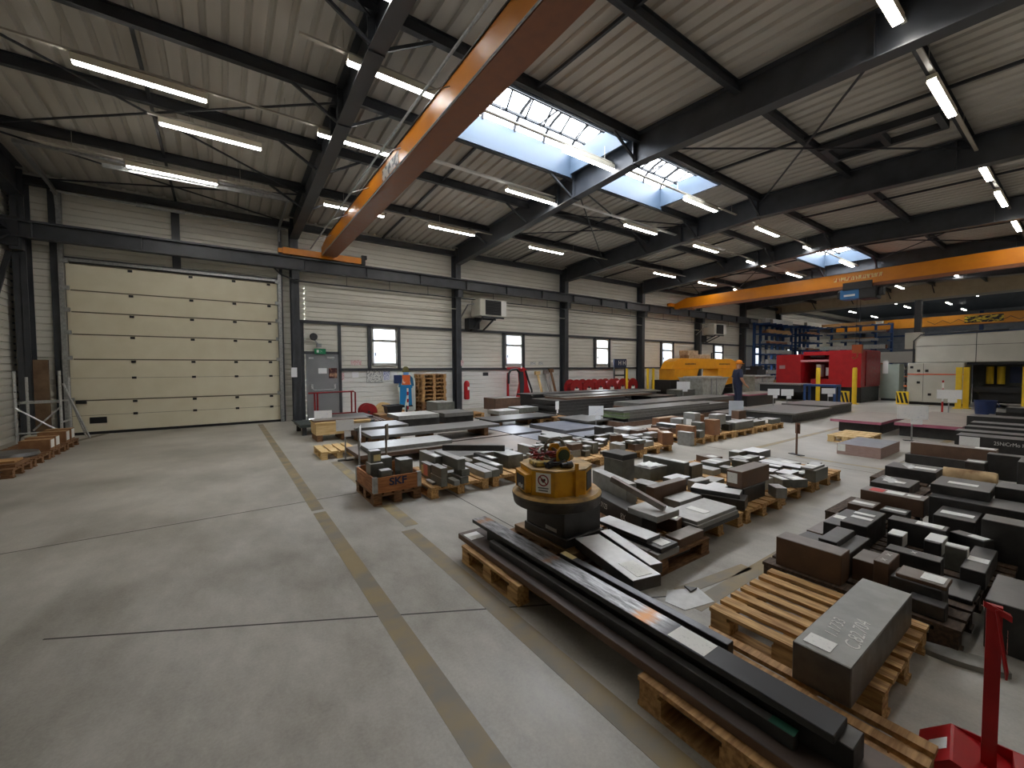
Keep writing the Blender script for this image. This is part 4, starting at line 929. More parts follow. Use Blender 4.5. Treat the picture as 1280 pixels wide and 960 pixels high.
('small plain block among the rusty blocks of the aisle pallets','O',11.207,5.431,0.144,0.391,0.161,0.088,0,0),
('small plain block among the rusty blocks of the aisle pallets','G',10.872,5.417,0.144,0.159,0.199,0.109,0,0),
('small plain block among the rusty blocks of the aisle pallets','G',11.407,5.718,0.144,0.151,0.285,0.078,0,0),
('small plain block among the rusty blocks of the aisle pallets','O',11.267,5.958,0.144,0.224,0.108,0.135,4,0),
('small plain block among the rusty blocks of the aisle pallets','G',11.996,5.411,0.144,0.141,0.221,0.067,-5,0),
('small plain block among the rusty blocks of the aisle pallets','G',12.213,5.373,0.144,0.142,0.221,0.058,0,0),
('small plain block among the rusty blocks of the aisle pallets','G',11.709,5.397,0.144,0.177,0.154,0.129,0,0),
('small plain block among the rusty blocks of the aisle pallets','O',12.238,5.883,0.144,0.117,0.218,0.118,0,0),
('small dark plain piece lying low in the dark pile','K',4.056,1.342,0.144,0.248,0.205,0.056,-5,0),
('small dark plain piece lying low in the dark pile','K',3.73,1.32,0.144,0.243,0.124,0.092,0,0),
('small dark plain piece lying low in the dark pile','K',3.469,0.553,0.144,0.1,0.161,0.086,0,0),
]
PAL=[(1.62,2.12,2.25,3.07),(1.62,2.28,0.32,1.25),(2.46,3.32,0.52,1.36),(2.15,3.48,1.93,3.12),(3.52,4.38,2.07,3.27),(4.45,5.3,2.07,3.6),(5.38,6.36,2.1,3.72),(6.42,7.3,2.1,3.4),(3.38,4.18,0.4,1.45),(4.25,4.84,0.3,1.45),(5.12,5.92,1.0,1.6),(6.3,7.1,1.0,1.6),(7.2,7.9,1.05,1.75),(1.43,2.03,4.93,5.73),(2.1,2.95,4.77,5.97),(3.02,3.87,4.77,5.97),(3.95,4.75,4.95,5.9),(4.8,5.6,4.76,6.3),(5.68,6.3,4.76,6.1),(6.36,7.24,4.8,6.2),(8.05,8.85,4.83,6.03),(8.92,9.72,4.83,6.4),(9.8,10.7,4.83,6.03),(10.78,11.5,4.83,6.03),(11.58,12.35,4.83,6.03)]
# ------------------------------------------------------------------ pallets
def pallet(x0, x1, y0, y1, label, along='x', nb=7, mat=None, group='wooden pallets', z=0.):
    r = empty('wooden_pallet', ((x0+x1)/2, (y0+y1)/2, z), label, 'pallet', group=group); hx, hy = (x1-x0)/2, (y1-y0)/2
    mt = mat or (M_wood if along == 'x' else M_woody); md = mat or M_woodd
    A, Bq = (hx, hy) if along == 'x' else (hy, hx)
    def bx(a0, a1, b0, b1, z0, z1, n, m_):
        q = MB(); q.box(a0, a1, b0, b1, z0, z1) if along == 'x' else q.box(b0, b1, a0, a1, z0, z1); return q.build(n, m_, r)
    bw = 2*Bq/nb*(.62 if nb > 6 else .8)
    for i in range(nb):
        c = -Bq+bw/2+(2*Bq-bw)*i/(nb-1); bx(-A, A, c-bw/2, c+bw/2, .122, .144, 'deck_board', mt)
    for c in (-A+.06, 0, A-.06): bx(c-.05, c+.05, -Bq, Bq, .10, .122, 'stringer_board', mt)
    for c in (-A+.07, 0, A-.07):
        for d in (-Bq+.05, 0, Bq-.05): bx(c-.06, c+.06, d-.05, d+.05, .022, .10, 'foot_block', mt)
    for d in (-Bq+.05, 0, Bq-.05): bx(-A, A, d-.05, d+.05, 0, .022, 'skid_board', mt)
    return r
PLAB = ['wooden pallet carrying the far end of the long brown plate', 'pale wooden pallet under the near end of the long flat bars', 'empty half of a slatted pallet beside the huge chalked block',
 'wooden pallet under the yellow magnet and the bright speckled plates', 'pallet under the speckled plate stack, second along the middle row', 'pallet under the large pale-topped block, third along the middle row', 'pallet fourth along the middle row, just past the pale-topped block', 'last pallet of the middle row by the rusty sign post',
 'pallet under the long brown block on edge at the dark pile', 'pallet in the middle of the dark pile', 'pallet under the brown bar with the red patch', 'pallet under the slab with the silver wrapper', 'pallet under the furthest dark slab before the pink-brown slab',
 'pallet under the branded wooden crate', 'pallet with end-on bars just right of the crate', 'pallet with bars just left of the magnet', 'pallet behind the magnet, mostly hidden by it', 'pallet with a bare front board right of the magnet', 'pallet behind the tall olive block', 'end pallet of the bar row at the aisle',
 'first aisle pallet with rust brown blocks', 'second aisle pallet, beside the tall rust block', 'third aisle pallet under the mottled grey block', 'fourth aisle pallet under a dark block', 'last aisle pallet before the pale sheet stacks']
for i, (a, b, c, d) in enumerate(PAL):
    al = 'x' if (b-a) > (d-c) else 'y'
    if i in (1, 2): al = 'y'
    p_ = pallet(a, b, c, d, PLAB[i], al, 7 if i < 4 else 5, M_wood if i == 1 else (mk('darkened pallet wood', W(84,64,46), W(58,46,36), 6, .7, stretch=(2,9,9)) if i in (8, 9, 10, 11, 12) else M_woodd if i in (3, 13) else None))  # darker wood for the pallets of the dark pile
pallet(1.41, 2.03, 8.0, 8.82, 'empty pale pallet behind the sign post with a grey board', 'y', 4, M_woodn)
pallet(10.9, 12.1, 2.75, 3.4, 'low pallet with a grey board lying behind the pink-brown slab', 'y', 4, M_woodn)
pallet(7.55, 8.75, 9.35, 10.0, 'small pallet carrying open dark frames near the hose machine', 'x', 4)
pallet(6.2, 7.2, 11.9, 12.6, 'bright pallet against the foot of the wall column', 'x', 4, M_wood)
# a stack of pallets by the wall
for k in range(10):
    pallet(5.85+.015*(k % 3), 6.8+.02*(k % 2), 14.0, 14.75, ['lowest', 'second', 'third', 'fourth', 'fifth', 'sixth', 'seventh', 'eighth', 'ninth', 'topmost'][k]+' pallet of the tall stack leaning by the wall', 'y', 5, M_wood if k > 2 else M_woodd, 'stacked pallets by the wall', z=.1445*k)
# timber bearers lifting plates off the floor
def bearer(x, y, lx, ly, h, lab): 
    o = MB().box(-lx/2, lx/2, -ly/2, ly/2, 0, h).build('timber_bearer', M_woodd, loc=(x, y, 0)); tag(o, lab, 'timber', 'timber bearers under plates')
for (xa, xb, y, ly, h, s) in ((2.0,3.1,7.42,.9,.144,'brownish plate behind the crate'), (3.85,4.55,10.45,.65,.144,'pale-topped thick slab'), (5.1,5.65,10.55,.65,.144,'thick dark slab'), (2.5,3.3,9.65,.65,.144,'brown plate pack'), (6.3,7.3,9.85,.65,.144,'thin sagging plate'),
    (8.1,8.8,12.7,.75,.144,'grey brown block pack'), (7.35,7.85,11.35,.65,.144,'grey flat block'), (8.25,8.75,11.45,.65,.144,'white-topped dark block'), (2.5,3.55,8.42,.8,.285,'longest grey plate')):
    bearer(xa, y, .09, ly, h, 'dark timber under the left end of the '+s); bearer(xb, y, .09, ly, h, 'dark timber under the right end of the '+s)

o = MB().box(-.05,.05,-.4,.4,0,.18).build('timber_bearer', M_woodd, loc=(4.9, 8.42, .105)); tag(o, 'dark timber standing on the mottled plate under the longest grey plate', 'timber', 'timber bearers under plates')
# ------------------------------------------------------------------ steel stock
CHK = M_chalk
def steel(row):
    lab, mt, x, y, z0, lx, ly, h, ang, pc = row
    kind = next((k for w_, k in (('plate', 'plate'), ('slab', 'slab'), ('bar', 'bar'), ('block', 'block'), ('cube', 'block'), ('sheet', 'sheet'), ('offcut', 'offcut'), ('pack', 'pack')) if False), None)
    best = None
    for w_ in ('plate', 'slab', 'bar', 'block', 'cube', 'sheet', 'offcut', 'pack', 'piece'):
        i = lab.find(w_)
        if i >= 0 and (best is None or i < best[0]): best = (i, w_)
    kind = best[1]
    if kind == 'cube': kind = 'block'
    nm = 'steel_'+kind
    hx, hy = lx/2, ly/2; near = x*x+y*y < 90
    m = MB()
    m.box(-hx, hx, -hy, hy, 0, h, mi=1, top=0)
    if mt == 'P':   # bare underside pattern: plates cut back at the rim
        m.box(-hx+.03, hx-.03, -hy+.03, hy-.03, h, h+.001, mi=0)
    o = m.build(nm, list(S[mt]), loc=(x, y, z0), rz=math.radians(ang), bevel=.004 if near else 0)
    tag(o, lab, 'steel '+kind, 'steel stock')
    def lab_top(cx, cy, w_, d_, m_=M_paper, n='paper_label'): MB().box(cx-w_/2, cx+w_/2, cy-d_/2, cy+d_/2, h+.0012, h+.0035).build(n, m_, o)
    def lab_left(cy, cz, w_, d_, m_=M_paper, n='paper_label'): MB().box(-hx-.0035, -hx-.0012, cy-w_/2, cy+w_/2, cz-d_/2, cz+d_/2).build(n, m_, o)
    def lab_near(cx, cz, w_, d_, m_=M_paper, n='paper_label'): MB().box(cx-w_/2, cx+w_/2, -hy-.0035, -hy-.0012, cz-d_/2, cz+d_/2).build(n, m_, o)
    q = min(lx, ly)
    if pc == 1:
        if ly >= lx: lab_top(0, -hy+min(.13, ly*.3), min(.12, lx*.7), min(.2, ly*.45))
        else: lab_top(-hx+lx*.42, 0, min(.10, lx*.3), min(.2, ly*.84))
    elif pc == 2:
        if 'crumpled' in lab:
            lab_top(hx*.5, -hy*.3, .1, .12)
            pm = MB(); g = [[(-.16+.055*i, -.12+.055*j, h+.008+.018*abs(math.sin(i*2.1+j*1.7))) for j in range(5)] for i in range(6)]
            vs = [p for r_ in g for p in r_]; pm.add(vs, [(i*5+j, i*5+j+1, (i+1)*5+j+1, (i+1)*5+j) for i in range(5) for j in range(4)])
            pm.build('crumpled_paper', M_paperb, o)
        else: lab_top(-.05, .0, .07, .14); lab_top(.08, .015, .06, .14)
    elif pc == 3: lab_left(.02, h*.55, ly*.62, h*.62)
    elif pc == 4:
        MB().box(-hx*.7, hx*.5, hy*.3, hy*.75, h+.001, h+.003).build('red_patch', mk('red spray', W(206,80,76), None, rough=.6), o); lab_top(0, -hy*.05, lx*.5, .14)
        lab_top(0, -hy*.62, lx*.35, .1)
    elif pc == 5:
        lab_top(-hx+.09, hy*.45-.02, .1, hy*.95)
        text_obj('chalk_writing', '1.1733', .075, CHK, o, (-.225, .03, h+.0012), (0, 0, .08), .0006, 1.0, .25)
        text_obj('chalk_writing', 'C.82.704', .085, CHK, o, (-.20, -.055, h+.0012), (0, 0, .1), .0006, 1.0, .25)
    elif pc == 6:
        lab_top(0, 0, lx*.8, ly*1.0, M_paperb)
        MB().box(-lx*.4, lx*.4, -hy-.004, -hy-.0012, h*.35, h+.0035).build('folded_label_flap', M_paperb, o)
    elif pc == 7:
        lab_left(hy-.16, h-.10, .24, .17)
        text_obj('chalk_writing', '25NiCrMo H 45NCD', .085, CHK, o, (-hx-.0015, hy-.72, h-.09), (PI/2, 0, -PI/2), .0006, .75)
        lab_top(0, -.1, lx*.5, .3); lab_top(0, -.6, lx*.4, .2)
    elif pc == 8: lab_left(hy-.07, h-.07, .12, .13)
    elif pc == 9: lab_left(0, h*.55, min(.16, ly*.5), min(.15, h*.75), M_tagp if 'pink' in lab else M_paper)
    if 'pink and a yellow' in lab: lab_left(hy*.6, h*.5, .08, .12, M_tagy)
    if lab.startswith('green-edged'):
        MB().box(-hx-.003, -hx-.001, -hy, hy*.7, 0, h*.8).build('green_paint_mark', S['N'][1], o); MB().box(-hx, -hx+.25, -hy-.003, -hy-.001, 0, h*.8).build('green_paint_mark', S['N'][1], o)
    if 'silver wrapper' in lab:
        fm = MB()
        for k in range(5): fm.add([(-.16+.04*k, .02+.01*k, h+.003), (-.13+.04*k, .10, h+.05-.01*(k % 2)), (-.10+.04*k, .03, h+.02), (-.12+.04*k, -.02, h+.003)], [(0,1,2), (0,2,3)])
        fm.build('silver_wrapper', M_alum, o)
    if 'chalk numbers' in lab:
        text_obj('chalk_writing', '17123', .075, CHK, o, (-hx-.0015, .12, h*.55), (PI/2, 0, -PI/2), .0006, .8); text_obj('chalk_writing', '8X', .085, CHK, o, (-hx-.0015, -.22, h*.5), (PI/2, 0, -PI/2), .0006, .8)
    if 'chalk cross' in lab or 'chalk mark' in lab:
        for cx in ((-.07, .05) if 'cross' in lab else (0,)):
            c = MB(); c.bar((cx-.02, -.012, h+.001), (cx+.02, .012, h+.001), .005, .001); c.bar((cx-.016, .014, h+.001), (cx+.016, -.014, h+.001), .005, .001); c.build('chalk_cross', CHK, o)
    return o
for row in BLOCKS:
    o = steel(row)
    if 'small plain' in row[0] or 'short plain' in row[0] or 'dark plain' in row[0]: o['group'] = 'plain pieces: '+row[0]

# diagonal brown bar leaning on the small white plate
o = MB().bar((0,0,0), (-.10, .52, .17), .05, .05).build('steel_bar', [S['R'][0]], loc=(3.17, 2.17, .40)); tag(o, 'short brown square bar leaning diagonally over the white-topped plate', 'steel bar', 'steel stock')

# ------------------------------------------------------------------ long bars in front
def longbar(nm, lab, x0, x1, y0, y1, z0, z1, mats, cat='steel bar'):
    xc, yc = (x0+x1)/2, (y0+y1)/2
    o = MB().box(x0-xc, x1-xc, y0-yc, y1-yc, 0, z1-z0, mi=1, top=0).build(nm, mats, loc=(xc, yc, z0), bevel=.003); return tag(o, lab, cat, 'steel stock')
brown = mk('plum rust top', (.13,.095,.08,1), (.09,.075,.07,1), 5, .4, .35, stretch=(3,.7,1))
o = longbar('steel_plate', 'long brown rusty plate on feet nearest the aisle, lowest of the near pile', 1.665, 2.0, .15, 3.215, .144, .19, [brown, S['R'][1]], 'steel plate')
MB().box(-.15, -.02, 1.33, 1.47, .0475, .0492).build('paper_label', M_paperb, o)
o = longbar('steel_bar', 'dark bar with a green painted end lying left of the long flat bar', 1.73, 1.775, .62, 2.80, .19, .25, [S['K'][0], S['K'][1]])
MB().box(-.023, .023, -1.09, -1.0, .0595, .0605).build('green_paint_end', mk('green end paint', W(40,92,74), None, rough=.5), o)
longbar('steel_bar', 'black bar under the long flat bar, its end sticking out at the front', 1.80, 1.92, .46, 2.95, .19, .285, [S['K'][0], S['K'][1]])
flat = scaled_bar_mat()
o = longbar('steel_flat_bar', 'long worn flat bar with a white label and rust patches, topmost of the near pile', 1.765, 1.905, .507, 3.14, .286, .318, [flat, S['K'][1]])
MB().box(-.06, .06, -.82, -.63, .0325, .034).build('paper_label', M_paper, o)
o = longbar('steel_bar', 'dark narrow bar right of the long flat bar, yellowish label at its far end', 2.045, 2.10, 1.03, 2.30, .144, .25, [mk('blued bar top', (.09,.095,.105,1), (.16,.165,.18,1), 7, .38, .5, stretch=(2,.6,1)), S['K'][1]])
MB().box(-.026, .026, .50, .63, .1065, .108).build('paper_label', M_tagy, o)
o = MB().add([(-.1,-.06,0),(.16,-.12,0),(.24,.05,0),(.02,.16,0),(-.12,.08,0),(-.1,-.06,.004),(.16,-.12,.004),(.24,.05,.004),(.02,.16,.004),(-.12,.08,.004)], [(5,6,7,8,9),(0,1,6,5),(1,2,7,6),(2,3,8,7),(3,4,9,8),(4,0,5,9)]).build('sheet_offcut', S['G'][0], loc=(2.62, 1.62, 0)); tag(o, 'thin crumpled grey sheet offcut lying flat on the floor between the piles', 'sheet metal')
o = MB().prism([(0,0),(.08,.0),(.03,.07)], 0, .012).build('steel_offcut', S['K'][0], loc=(2.75, 1.66, .006)); tag(o, 'tiny dark triangular offcut lying on the crumpled grey sheet', 'steel offcut')

# ------------------------------------------------------------------ lifting magnet
bz = .20
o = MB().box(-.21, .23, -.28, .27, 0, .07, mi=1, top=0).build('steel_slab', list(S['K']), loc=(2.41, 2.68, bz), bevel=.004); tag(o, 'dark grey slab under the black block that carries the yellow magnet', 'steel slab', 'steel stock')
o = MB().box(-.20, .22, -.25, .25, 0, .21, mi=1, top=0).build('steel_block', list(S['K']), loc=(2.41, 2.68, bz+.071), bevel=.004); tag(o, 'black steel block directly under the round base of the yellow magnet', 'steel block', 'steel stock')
MB().box(-.204, -.201, -.16, -.02, .02, .05).build('pale_scratch_mark', S['G'][0], o)
mg = empty('lifting_magnet', (2.335, 2.665, bz+.282), 'yellow lifting magnet with a round base and a warning sign, standing on a black block', 'lifting magnet', rz=math.radians(-16))
MB().lathe([(.30, 0), (.37, .03), (.385, .10), (.375, .115)], n=48).build('magnet_disc', mk('magnet body grime', W(70,62,52), W(48,44,40), 9, .5, .3), mg, smooth=True)
MB().lathe([(.382, .115), (.36, .135), (.2, .137)], n=48).build('disc_rim', mk('worn yellow cover', W(190,150,76), W(128,104,62), 8, .45, lo=.4, hi=.7), mg, smooth=True)
oc = [(-.28,-.13),(-.14,-.27),(.13,-.27),(.27,-.13),(.27,.14),(.13,.27),(-.14,.27),(-.28,.14)]
MB().prism(oc, .13, .335).build('octagonal_housing', M_yel, mg, bevel=.004)
MB().prism([(x*1.02, y*1.02) for x, y in oc], .335, .347).build('top_cover', mk('worn yellow cover', W(206,164,84), W(150,118,60), 8, .4, lo=.4, hi=.7), mg)
def face(pa, pb, inset, z0, z1, t0=.004, t1=.01):
    a, b = Vector((*pa, 0)), Vector((*pb, 0)); d = (b-a).normalized(); n = Vector((d.y, -d.x, 0)); a2, b2 = a+d*inset, b-d*inset
    return MB().hexa([a2+n*t0+Vector((0,0,z0)), b2+n*t0+Vector((0,0,z0)), b2+n*t1+Vector((0,0,z0)), a2+n*t1+Vector((0,0,z0))], [a2+n*t0+Vector((0,0,z1)), b2+n*t0+Vector((0,0,z1)), b2+n*t1+Vector((0,0,z1)), a2+n*t1+Vector((0,0,z1))])
bx = face(oc[7], oc[0], .012, .15, .30, 0, .05); bx.build('control_box', M_yel, mg, bevel=.003)
face((oc[7][0]-.05, oc[7][1]), (oc[0][0]-.05, oc[0][1]), .05, .165, .275, .0, .004).build('control_panel', M_black, mg)
for k, yy in enumerate((-.055, .0)): MB().lathe([(.014, -.012), (.014, 0)], (-.334, yy, .195), 12, 'x').build('indicator_knob', M_white, mg)
face(oc[2], oc[3], .03, .16, .31, .001, .006).build('dark_side_plate', M_structd, mg)
sg = face(oc[0], oc[1], .035, .165, .325, .001, .003).build('warning_sign', M_paperb, mg)
A, Bp = Vector((*oc[0], 0)), Vector((*oc[1], 0)); mid = (A+Bp)/2; nrm = Vector((-(A-Bp).y, (A-Bp).x, 0)).normalized()
if nrm.dot(mid) < 0: nrm = -nrm
ring = MB(); tdir = (Bp-A).normalized(); cc = mid+nrm*.004+Vector((0,0,.265))
pts = [cc+tdir*.042*math.cos(2*PI*k/24)+Vector((0,0,.042*math.sin(2*PI*k/24))) for k in range(25)]
ring.tube(pts, .005, 6, cap=False); ring.bar(cc+tdir*-.028+Vector((0,0,.028)), cc+tdir*.028+Vector((0,0,-.028)), .007); r_ = ring.build('prohibition_ring', M_reddk, mg)
ht = MB(); hp = [(math.sin(t)**3*.02, (.8*math.cos(t)-.32*math.cos(2*t)-.12*math.cos(3*t)-.05*math.cos(4*t))*.022) for t in [2*PI*k/24 for k in range(24)]]
ht.add([cc+nrm*.0005+tdir*a+Vector((0,0,b)) for a, b in hp], [tuple(range(24))]); ht.build('heart_symbol', M_black, mg)
MB().bar(cc+tdir*-.045+Vector((0,0,-.062)), cc+tdir*.045+Vector((0,0,-.062)), .002, .010).bar(cc+tdir*-.04+Vector((0,0,-.082)), cc+tdir*.04+Vector((0,0,-.082)), .002, .010).build('sign_print', mk('print grey', W(110,108,104), None), mg)
# upright lugs with eyes, ring, cable heap
lg = MB()
for y in (-.09, .09):
    pr = [(-.06,.347), (.06,.347), (.06,.46), (.03,.50), (-.03,.50), (-.06,.46)]
    lg.prism([(x+.02, z) for x, z in pr], y-.012, y+.012, 'y')
lg.box(.05, .07, -.09, .09, .347, .45); lg.build('lifting_lug', M_yel, mg)
pl = MB(); pl.box(.03, .055, -.30, -.275, .13, .40); pl.build('side_post', M_yel, mg)
el = MB(); el.lathe([(.052, -.004), (.052, .004)], (.02, -.105, .43), 20, 'y'); el.build('lug_eye', mk('eye green dark', W(50,66,40), None, rough=.5), mg)
rg = MB()
for (c, R_, tilt) in (((-.06, .03, .43), .085, .5), ((.0, .02, .455), .10, 1.25)):
    pts = [Vector((c[0]+R_*math.cos(t), c[1]+R_*math.sin(t)*math.cos(tilt), c[2]+R_*math.sin(t)*math.sin(tilt))) for t in [2*PI*k/20 for k in range(21)]]
    rg.tube(pts, .013, 7, cap=False)
rg.build('hoist_ring', mk('ring steel', W(132,126,112), W(90,84,76), 20, .4, .6), mg, smooth=True)
cb = MB(); rnd = random.Random(3)
for k in range(5):
    ph = rnd.random()*6; pts = [Vector((-.10+.10*math.cos(t*1.9+ph)+.02*rnd.random(), .05+.12*math.sin(t*1.6+ph*2), .365+.02*k+.015*math.sin(t*3+ph))) for t in [j*.45 for j in range(16)]]
    cb.tube(pts, .008, 6)
cb.build('red_cable', M_cordr, mg, smooth=True)
cb = MB()
for k in range(3):
    ph = k*2.; pts = [Vector((-.05+.11*math.cos(t*1.3+ph), -.08+.09*math.sin(t*1.7+ph), .362+.012*k+.006*math.sin(t*2))) for t in [j*.45 for j in range(14)]]
    cb.tube(pts, .010, 6)
cb.build('black_cable', M_black, mg, smooth=True)
MB().box(-.235, -.09, -.10, .05, .35, .39).build('pendant_control', mk('pendant yellow', W(196,166,80), W(90,80,50), 18, .5, lo=.45, hi=.6), mg, bevel=.006)
MB().lathe([(.025, 0), (.025, .10)], (.14, .0, .385), 14, 'y').lathe([(.032, .09), (.032, .15)], (.14, .0, .385), 14, 'y').build('cable_plug', mk('plug cream', W(206,190,150), W(120,100,70), 20, .5), mg)
MB().lathe([(.022, -.05), (.022, .05)], (.0, -.2, .372), 12, 'x').lathe([(.028, -.02), (.028, .02)], (.02, -.2, .375), 12, 'x').build('black_coupling', M_black, mg)

# ------------------------------------------------------------------ crate with blocks
cr_ = empty('wooden_crate', (1.73, 5.33, .145), 'small hinged wooden crate with dark blue lettering, filled with steel blocks', 'crate')
hx, hy = .30, .40; t = .02; H_ = .19
for (n, a) in (('front_board', (-hx, hx, -hy, -hy+t)), ('rear_board', (-hx, hx, hy-t, hy)), ('side_board', (-hx, -hx+t, -hy+t, hy-t)), ('side_board', (hx-t, hx, -hy+t, hy-t))):
    MB().box(*a, 0, H_).build(n, M_crate, cr_)
for sx in (-1, 1):
    for sy in (-1, 1):
        MB().box(sx*hx-.004 if sx < 0 else sx*hx-.05, sx*hx+.05 if sx < 0 else sx*hx+.004, sy*hy-.004 if sy < 0 else sy*hy-.05, sy*hy+.05 if sy < 0 else sy*hy+.004, .005, H_+.004).build('corner_hinge', M_galv, cr_)
text_obj('crate_lettering', 'SKF', .125, mk('lettering blue', W(30,40,74), None, rough=.6), cr_, (.0, -hy-.0012, .12), (PI/2, 0, 0), .001, 1.12, 0., .004)
MB().box(-hx+t, hx-t, -hy+t, hy-t, 0, .012).build('crate_floor', M_woodd, cr_)
CB = [(-.195,-.10,.012,.16,.20,.31,'grey block stacked in the left of the crate, under the tagged one',0), (-.19,-.08,.323,.13,.13,.15,'small block with a white tag on its face, topmost in the crate',1), (-.13,-.31,.012,.13,.12,.25,'block at the front corner of the crate with faint chalk',2),
      (.0,.20,.012,.20,.18,.30,'grey block standing at the back of the crate',0), (.17,-.14,.012,.17,.20,.32,'large grey block at the right of the crate',0), (-.02,-.02,.012,.13,.16,.16,'low bright block in the middle of the crate',0)]
for (x, y, z, lx, ly, h_, lab, k) in CB:
    o = MB().box(-lx/2, lx/2, -ly/2, ly/2, 0, h_, mi=1, top=0).build('steel_block', [S['L'][0] if h_ < .2 or k == 1 else S['G'][0], S['O'][1]], loc=(1.73+x, 5.33+y, .145+z), bevel=.003); tag(o, lab, 'steel block', 'steel stock')
    if k == 1: MB().box(-.03, .055, -ly/2-.003, -ly/2-.001, .02, .10).build('paper_label', M_tagy, o)
# ------------------------------------------------------------------ floor signs
def sign(x, y, H_, w_, h_, lab, face_rz, board=True, second=True, mat=M_sign, post=M_galv, group='floor signs'):
    r = empty('floor_sign', (x, y, 0), lab, 'sign', rz=face_rz, group=group)
    MB().box(-.13, .13, -.05, .05, 0, .012).build('foot_plate', M_structd, r)
    MB().box(-.012, .012, -.012, .012, .012, H_-.01).build('post', post, r)
    MB().box(-w_/2, w_/2, -.022, -.013, H_-h_, H_).build('sign_board', mat, r)
    if second: MB().box(-w_*.05, w_*.32, -.02, -.013, H_-h_-.11, H_-h_-.005).build('lower_tag', M_sign, r)
    return r
sign(1.76, 7.75, .74, .30, .20, 'floor sign with a wide white board before the empty pale pallet', -.15)
sign(1.62, 6.28, .80, .30, .2, 'floor sign seen almost edge-on with a white board, left one behind the crate', 1.25)
s_ = sign(1.95, 6.05, .83, .09, .24, 'brown edge-on floor sign post, right one behind the crate', .9, mat=mk('tarnished board', W(120,108,90), W(90,80,66), 12, .6), post=mk('tarnished post', W(110,96,80), None, rough=.6), second=False)
sign(2.0, 11.05, .62, .40, .22, 'floor sign with a dark backed white board near the column by the grey door', -.2)
sign(8.75, 3.2, .60, .10, .2, 'rusty edge-on floor sign post standing by the last middle pallet', 1.15, mat=mk('rusty board', W(120,84,62), W(90,64,50), 12, .6), post=mk('rusty post', W(104,74,58), None, rough=.6), second=False)
sign(8.2, 7.75, .62, .40, .26, 'floor sign with a white board before the green-edged plate stack', -.55)
sign(8.55, 9.75, .60, .24, .26, 'narrow tilted white floor sign at the left of the tall black stack', .4)
sign(12.4, 2.32, .78, .52, .30, 'floor sign with a broad white board in front of the pink plates', -1.05)
sign(18.2, 2.6, .92, .55, .28, 'floor sign with a tilted white board before the beige machine', -1.15)
sign(17.0, 7.02, .82, .40, .24, 'floor sign with a white board, left of two before the red machine', -.85)
sign(17.0, 6.56, .82, .40, .24, 'floor sign with a white board, right of two before the red machine', -.85)
sign(19.4, 6.05, .80, .46, .22, 'floor sign with a white board beside the blue trestle', -.9)
sign(17.0, 10.75, 1.0, .6, .34, 'white floor sign before the dark bars left of the yellow saw', -.6)
sign(13.05, 6.45, .60, .42, .52, 'grey floor board with a small white square behind the aisle pallets', -.8, second=False, mat=mk('grey sheet board', W(170,176,184), W(180,186,194), 3, .5))
# ------------------------------------------------------------------ red stand at the lower right
rs = empty('red_stand', (2.45, .205, 0), 'red steel stand with a tilted lettered plate, cut by the lower right corner', 'stand', rz=-1.45)
rs.scale = (.95, .95, 1.13)
b = MB(); L0, W0, h0 = .21, .13, .08
b.hexa([(-L0,-W0,0),(L0,-W0,0),(L0,W0,0),(-L0,W0,0)], [(-L0+.1,-W0,h0),(-L0+.11,-W0,h0),(-L0+.11,W0,h0),(-L0+.1,W0,h0)])
b.hexa([(L0-.14,-W0,0),(L0,-W0,0),(L0,W0,0),(L0-.14,W0,0)], [(L0-.14,-W0,h0),(L0-.10,-W0,h0),(L0-.10,W0,h0),(L0-.14,W0,h0)])
b.box(-L0+.1, L0-.12, W0-.006, W0, 0, h0); b.box(-L0+.1, L0-.12, -W0, -W0+.006, 0, h0*.6)
b.build('stand_base', M_red, rs)
MB().box(-.022, .022, -.012, .012, .02, .63).build('upright', M_red, rs)
p = MB(); p.hexa([(.035,-.05,.43),(.041,-.05,.43),(.041,.0,.38),(.035,.0,.38)], [(.0,-.05,.63),(.008,-.05,.63),(.008,.07,.60),(.0,.07,.60)]); p.hexa([(-.03,-.03,.625),(.045,-.045,.60),(.045,.06,.575),(-.03,.05,.60)],[(-.03,-.03,.645),(.045,-.045,.62),(.045,.06,.595),(-.03,.05,.62)]); p.build('tilted_plate', M_red, rs)
text_obj('plate_lettering', 'MADE', .03, mk('pale red lettering', W(214,150,146), None), rs, (.036, -.02, .52), (PI/2, PI/2, PI/2), .0006)
MB().hexa([(-L0+.034,-.05,.03),(-L0+.034,.03,.03),(-L0+.036,.03,.03),(-L0+.036,-.05,.03)],[(-L0+.089,-.05,.073),(-L0+.089,.03,.073),(-L0+.091,.03,.073),(-L0+.091,-.05,.073)]).build('paper_label', M_paper, rs)
MB().bar((-.1, 0, .06), (.05, -.02, .02), .012).build('inner_rod', M_galv, rs)
# curved sheet lying on the floor right of the big pallet, log end
cs = MB()
for k in range(8):
    a0, a1 = -.5+k*.125, -.375+k*.125
    cs.hexa([(.26*math.sin(a0)*1.3, -.26*math.cos(a0)+.25, 0), (.26*math.sin(a1)*1.3, -.26*math.cos(a1)+.25, 0), (.26*math.sin(a1)*1.3, .12, .0), (.26*math.sin(a0)*1.3, .12, .0)],
            [(.26*math.sin(a0)*1.3, -.26*math.cos(a0)+.25, .03), (.26*math.sin(a1)*1.3, -.26*math.cos(a1)+.25, .03), (.26*math.sin(a1)*1.3, .12, .03), (.26*math.sin(a0)*1.3, .12, .03)])
o = cs.build('curved_offcut', [mk('raw plate pale', W(150,148,142), W(120,118,112), 10, .5, .3)], loc=(3.28, .36, 0), rz=-1.25); tag(o, 'flat curved-edged steel offcut lying on the floor behind the red stand', 'steel offcut')
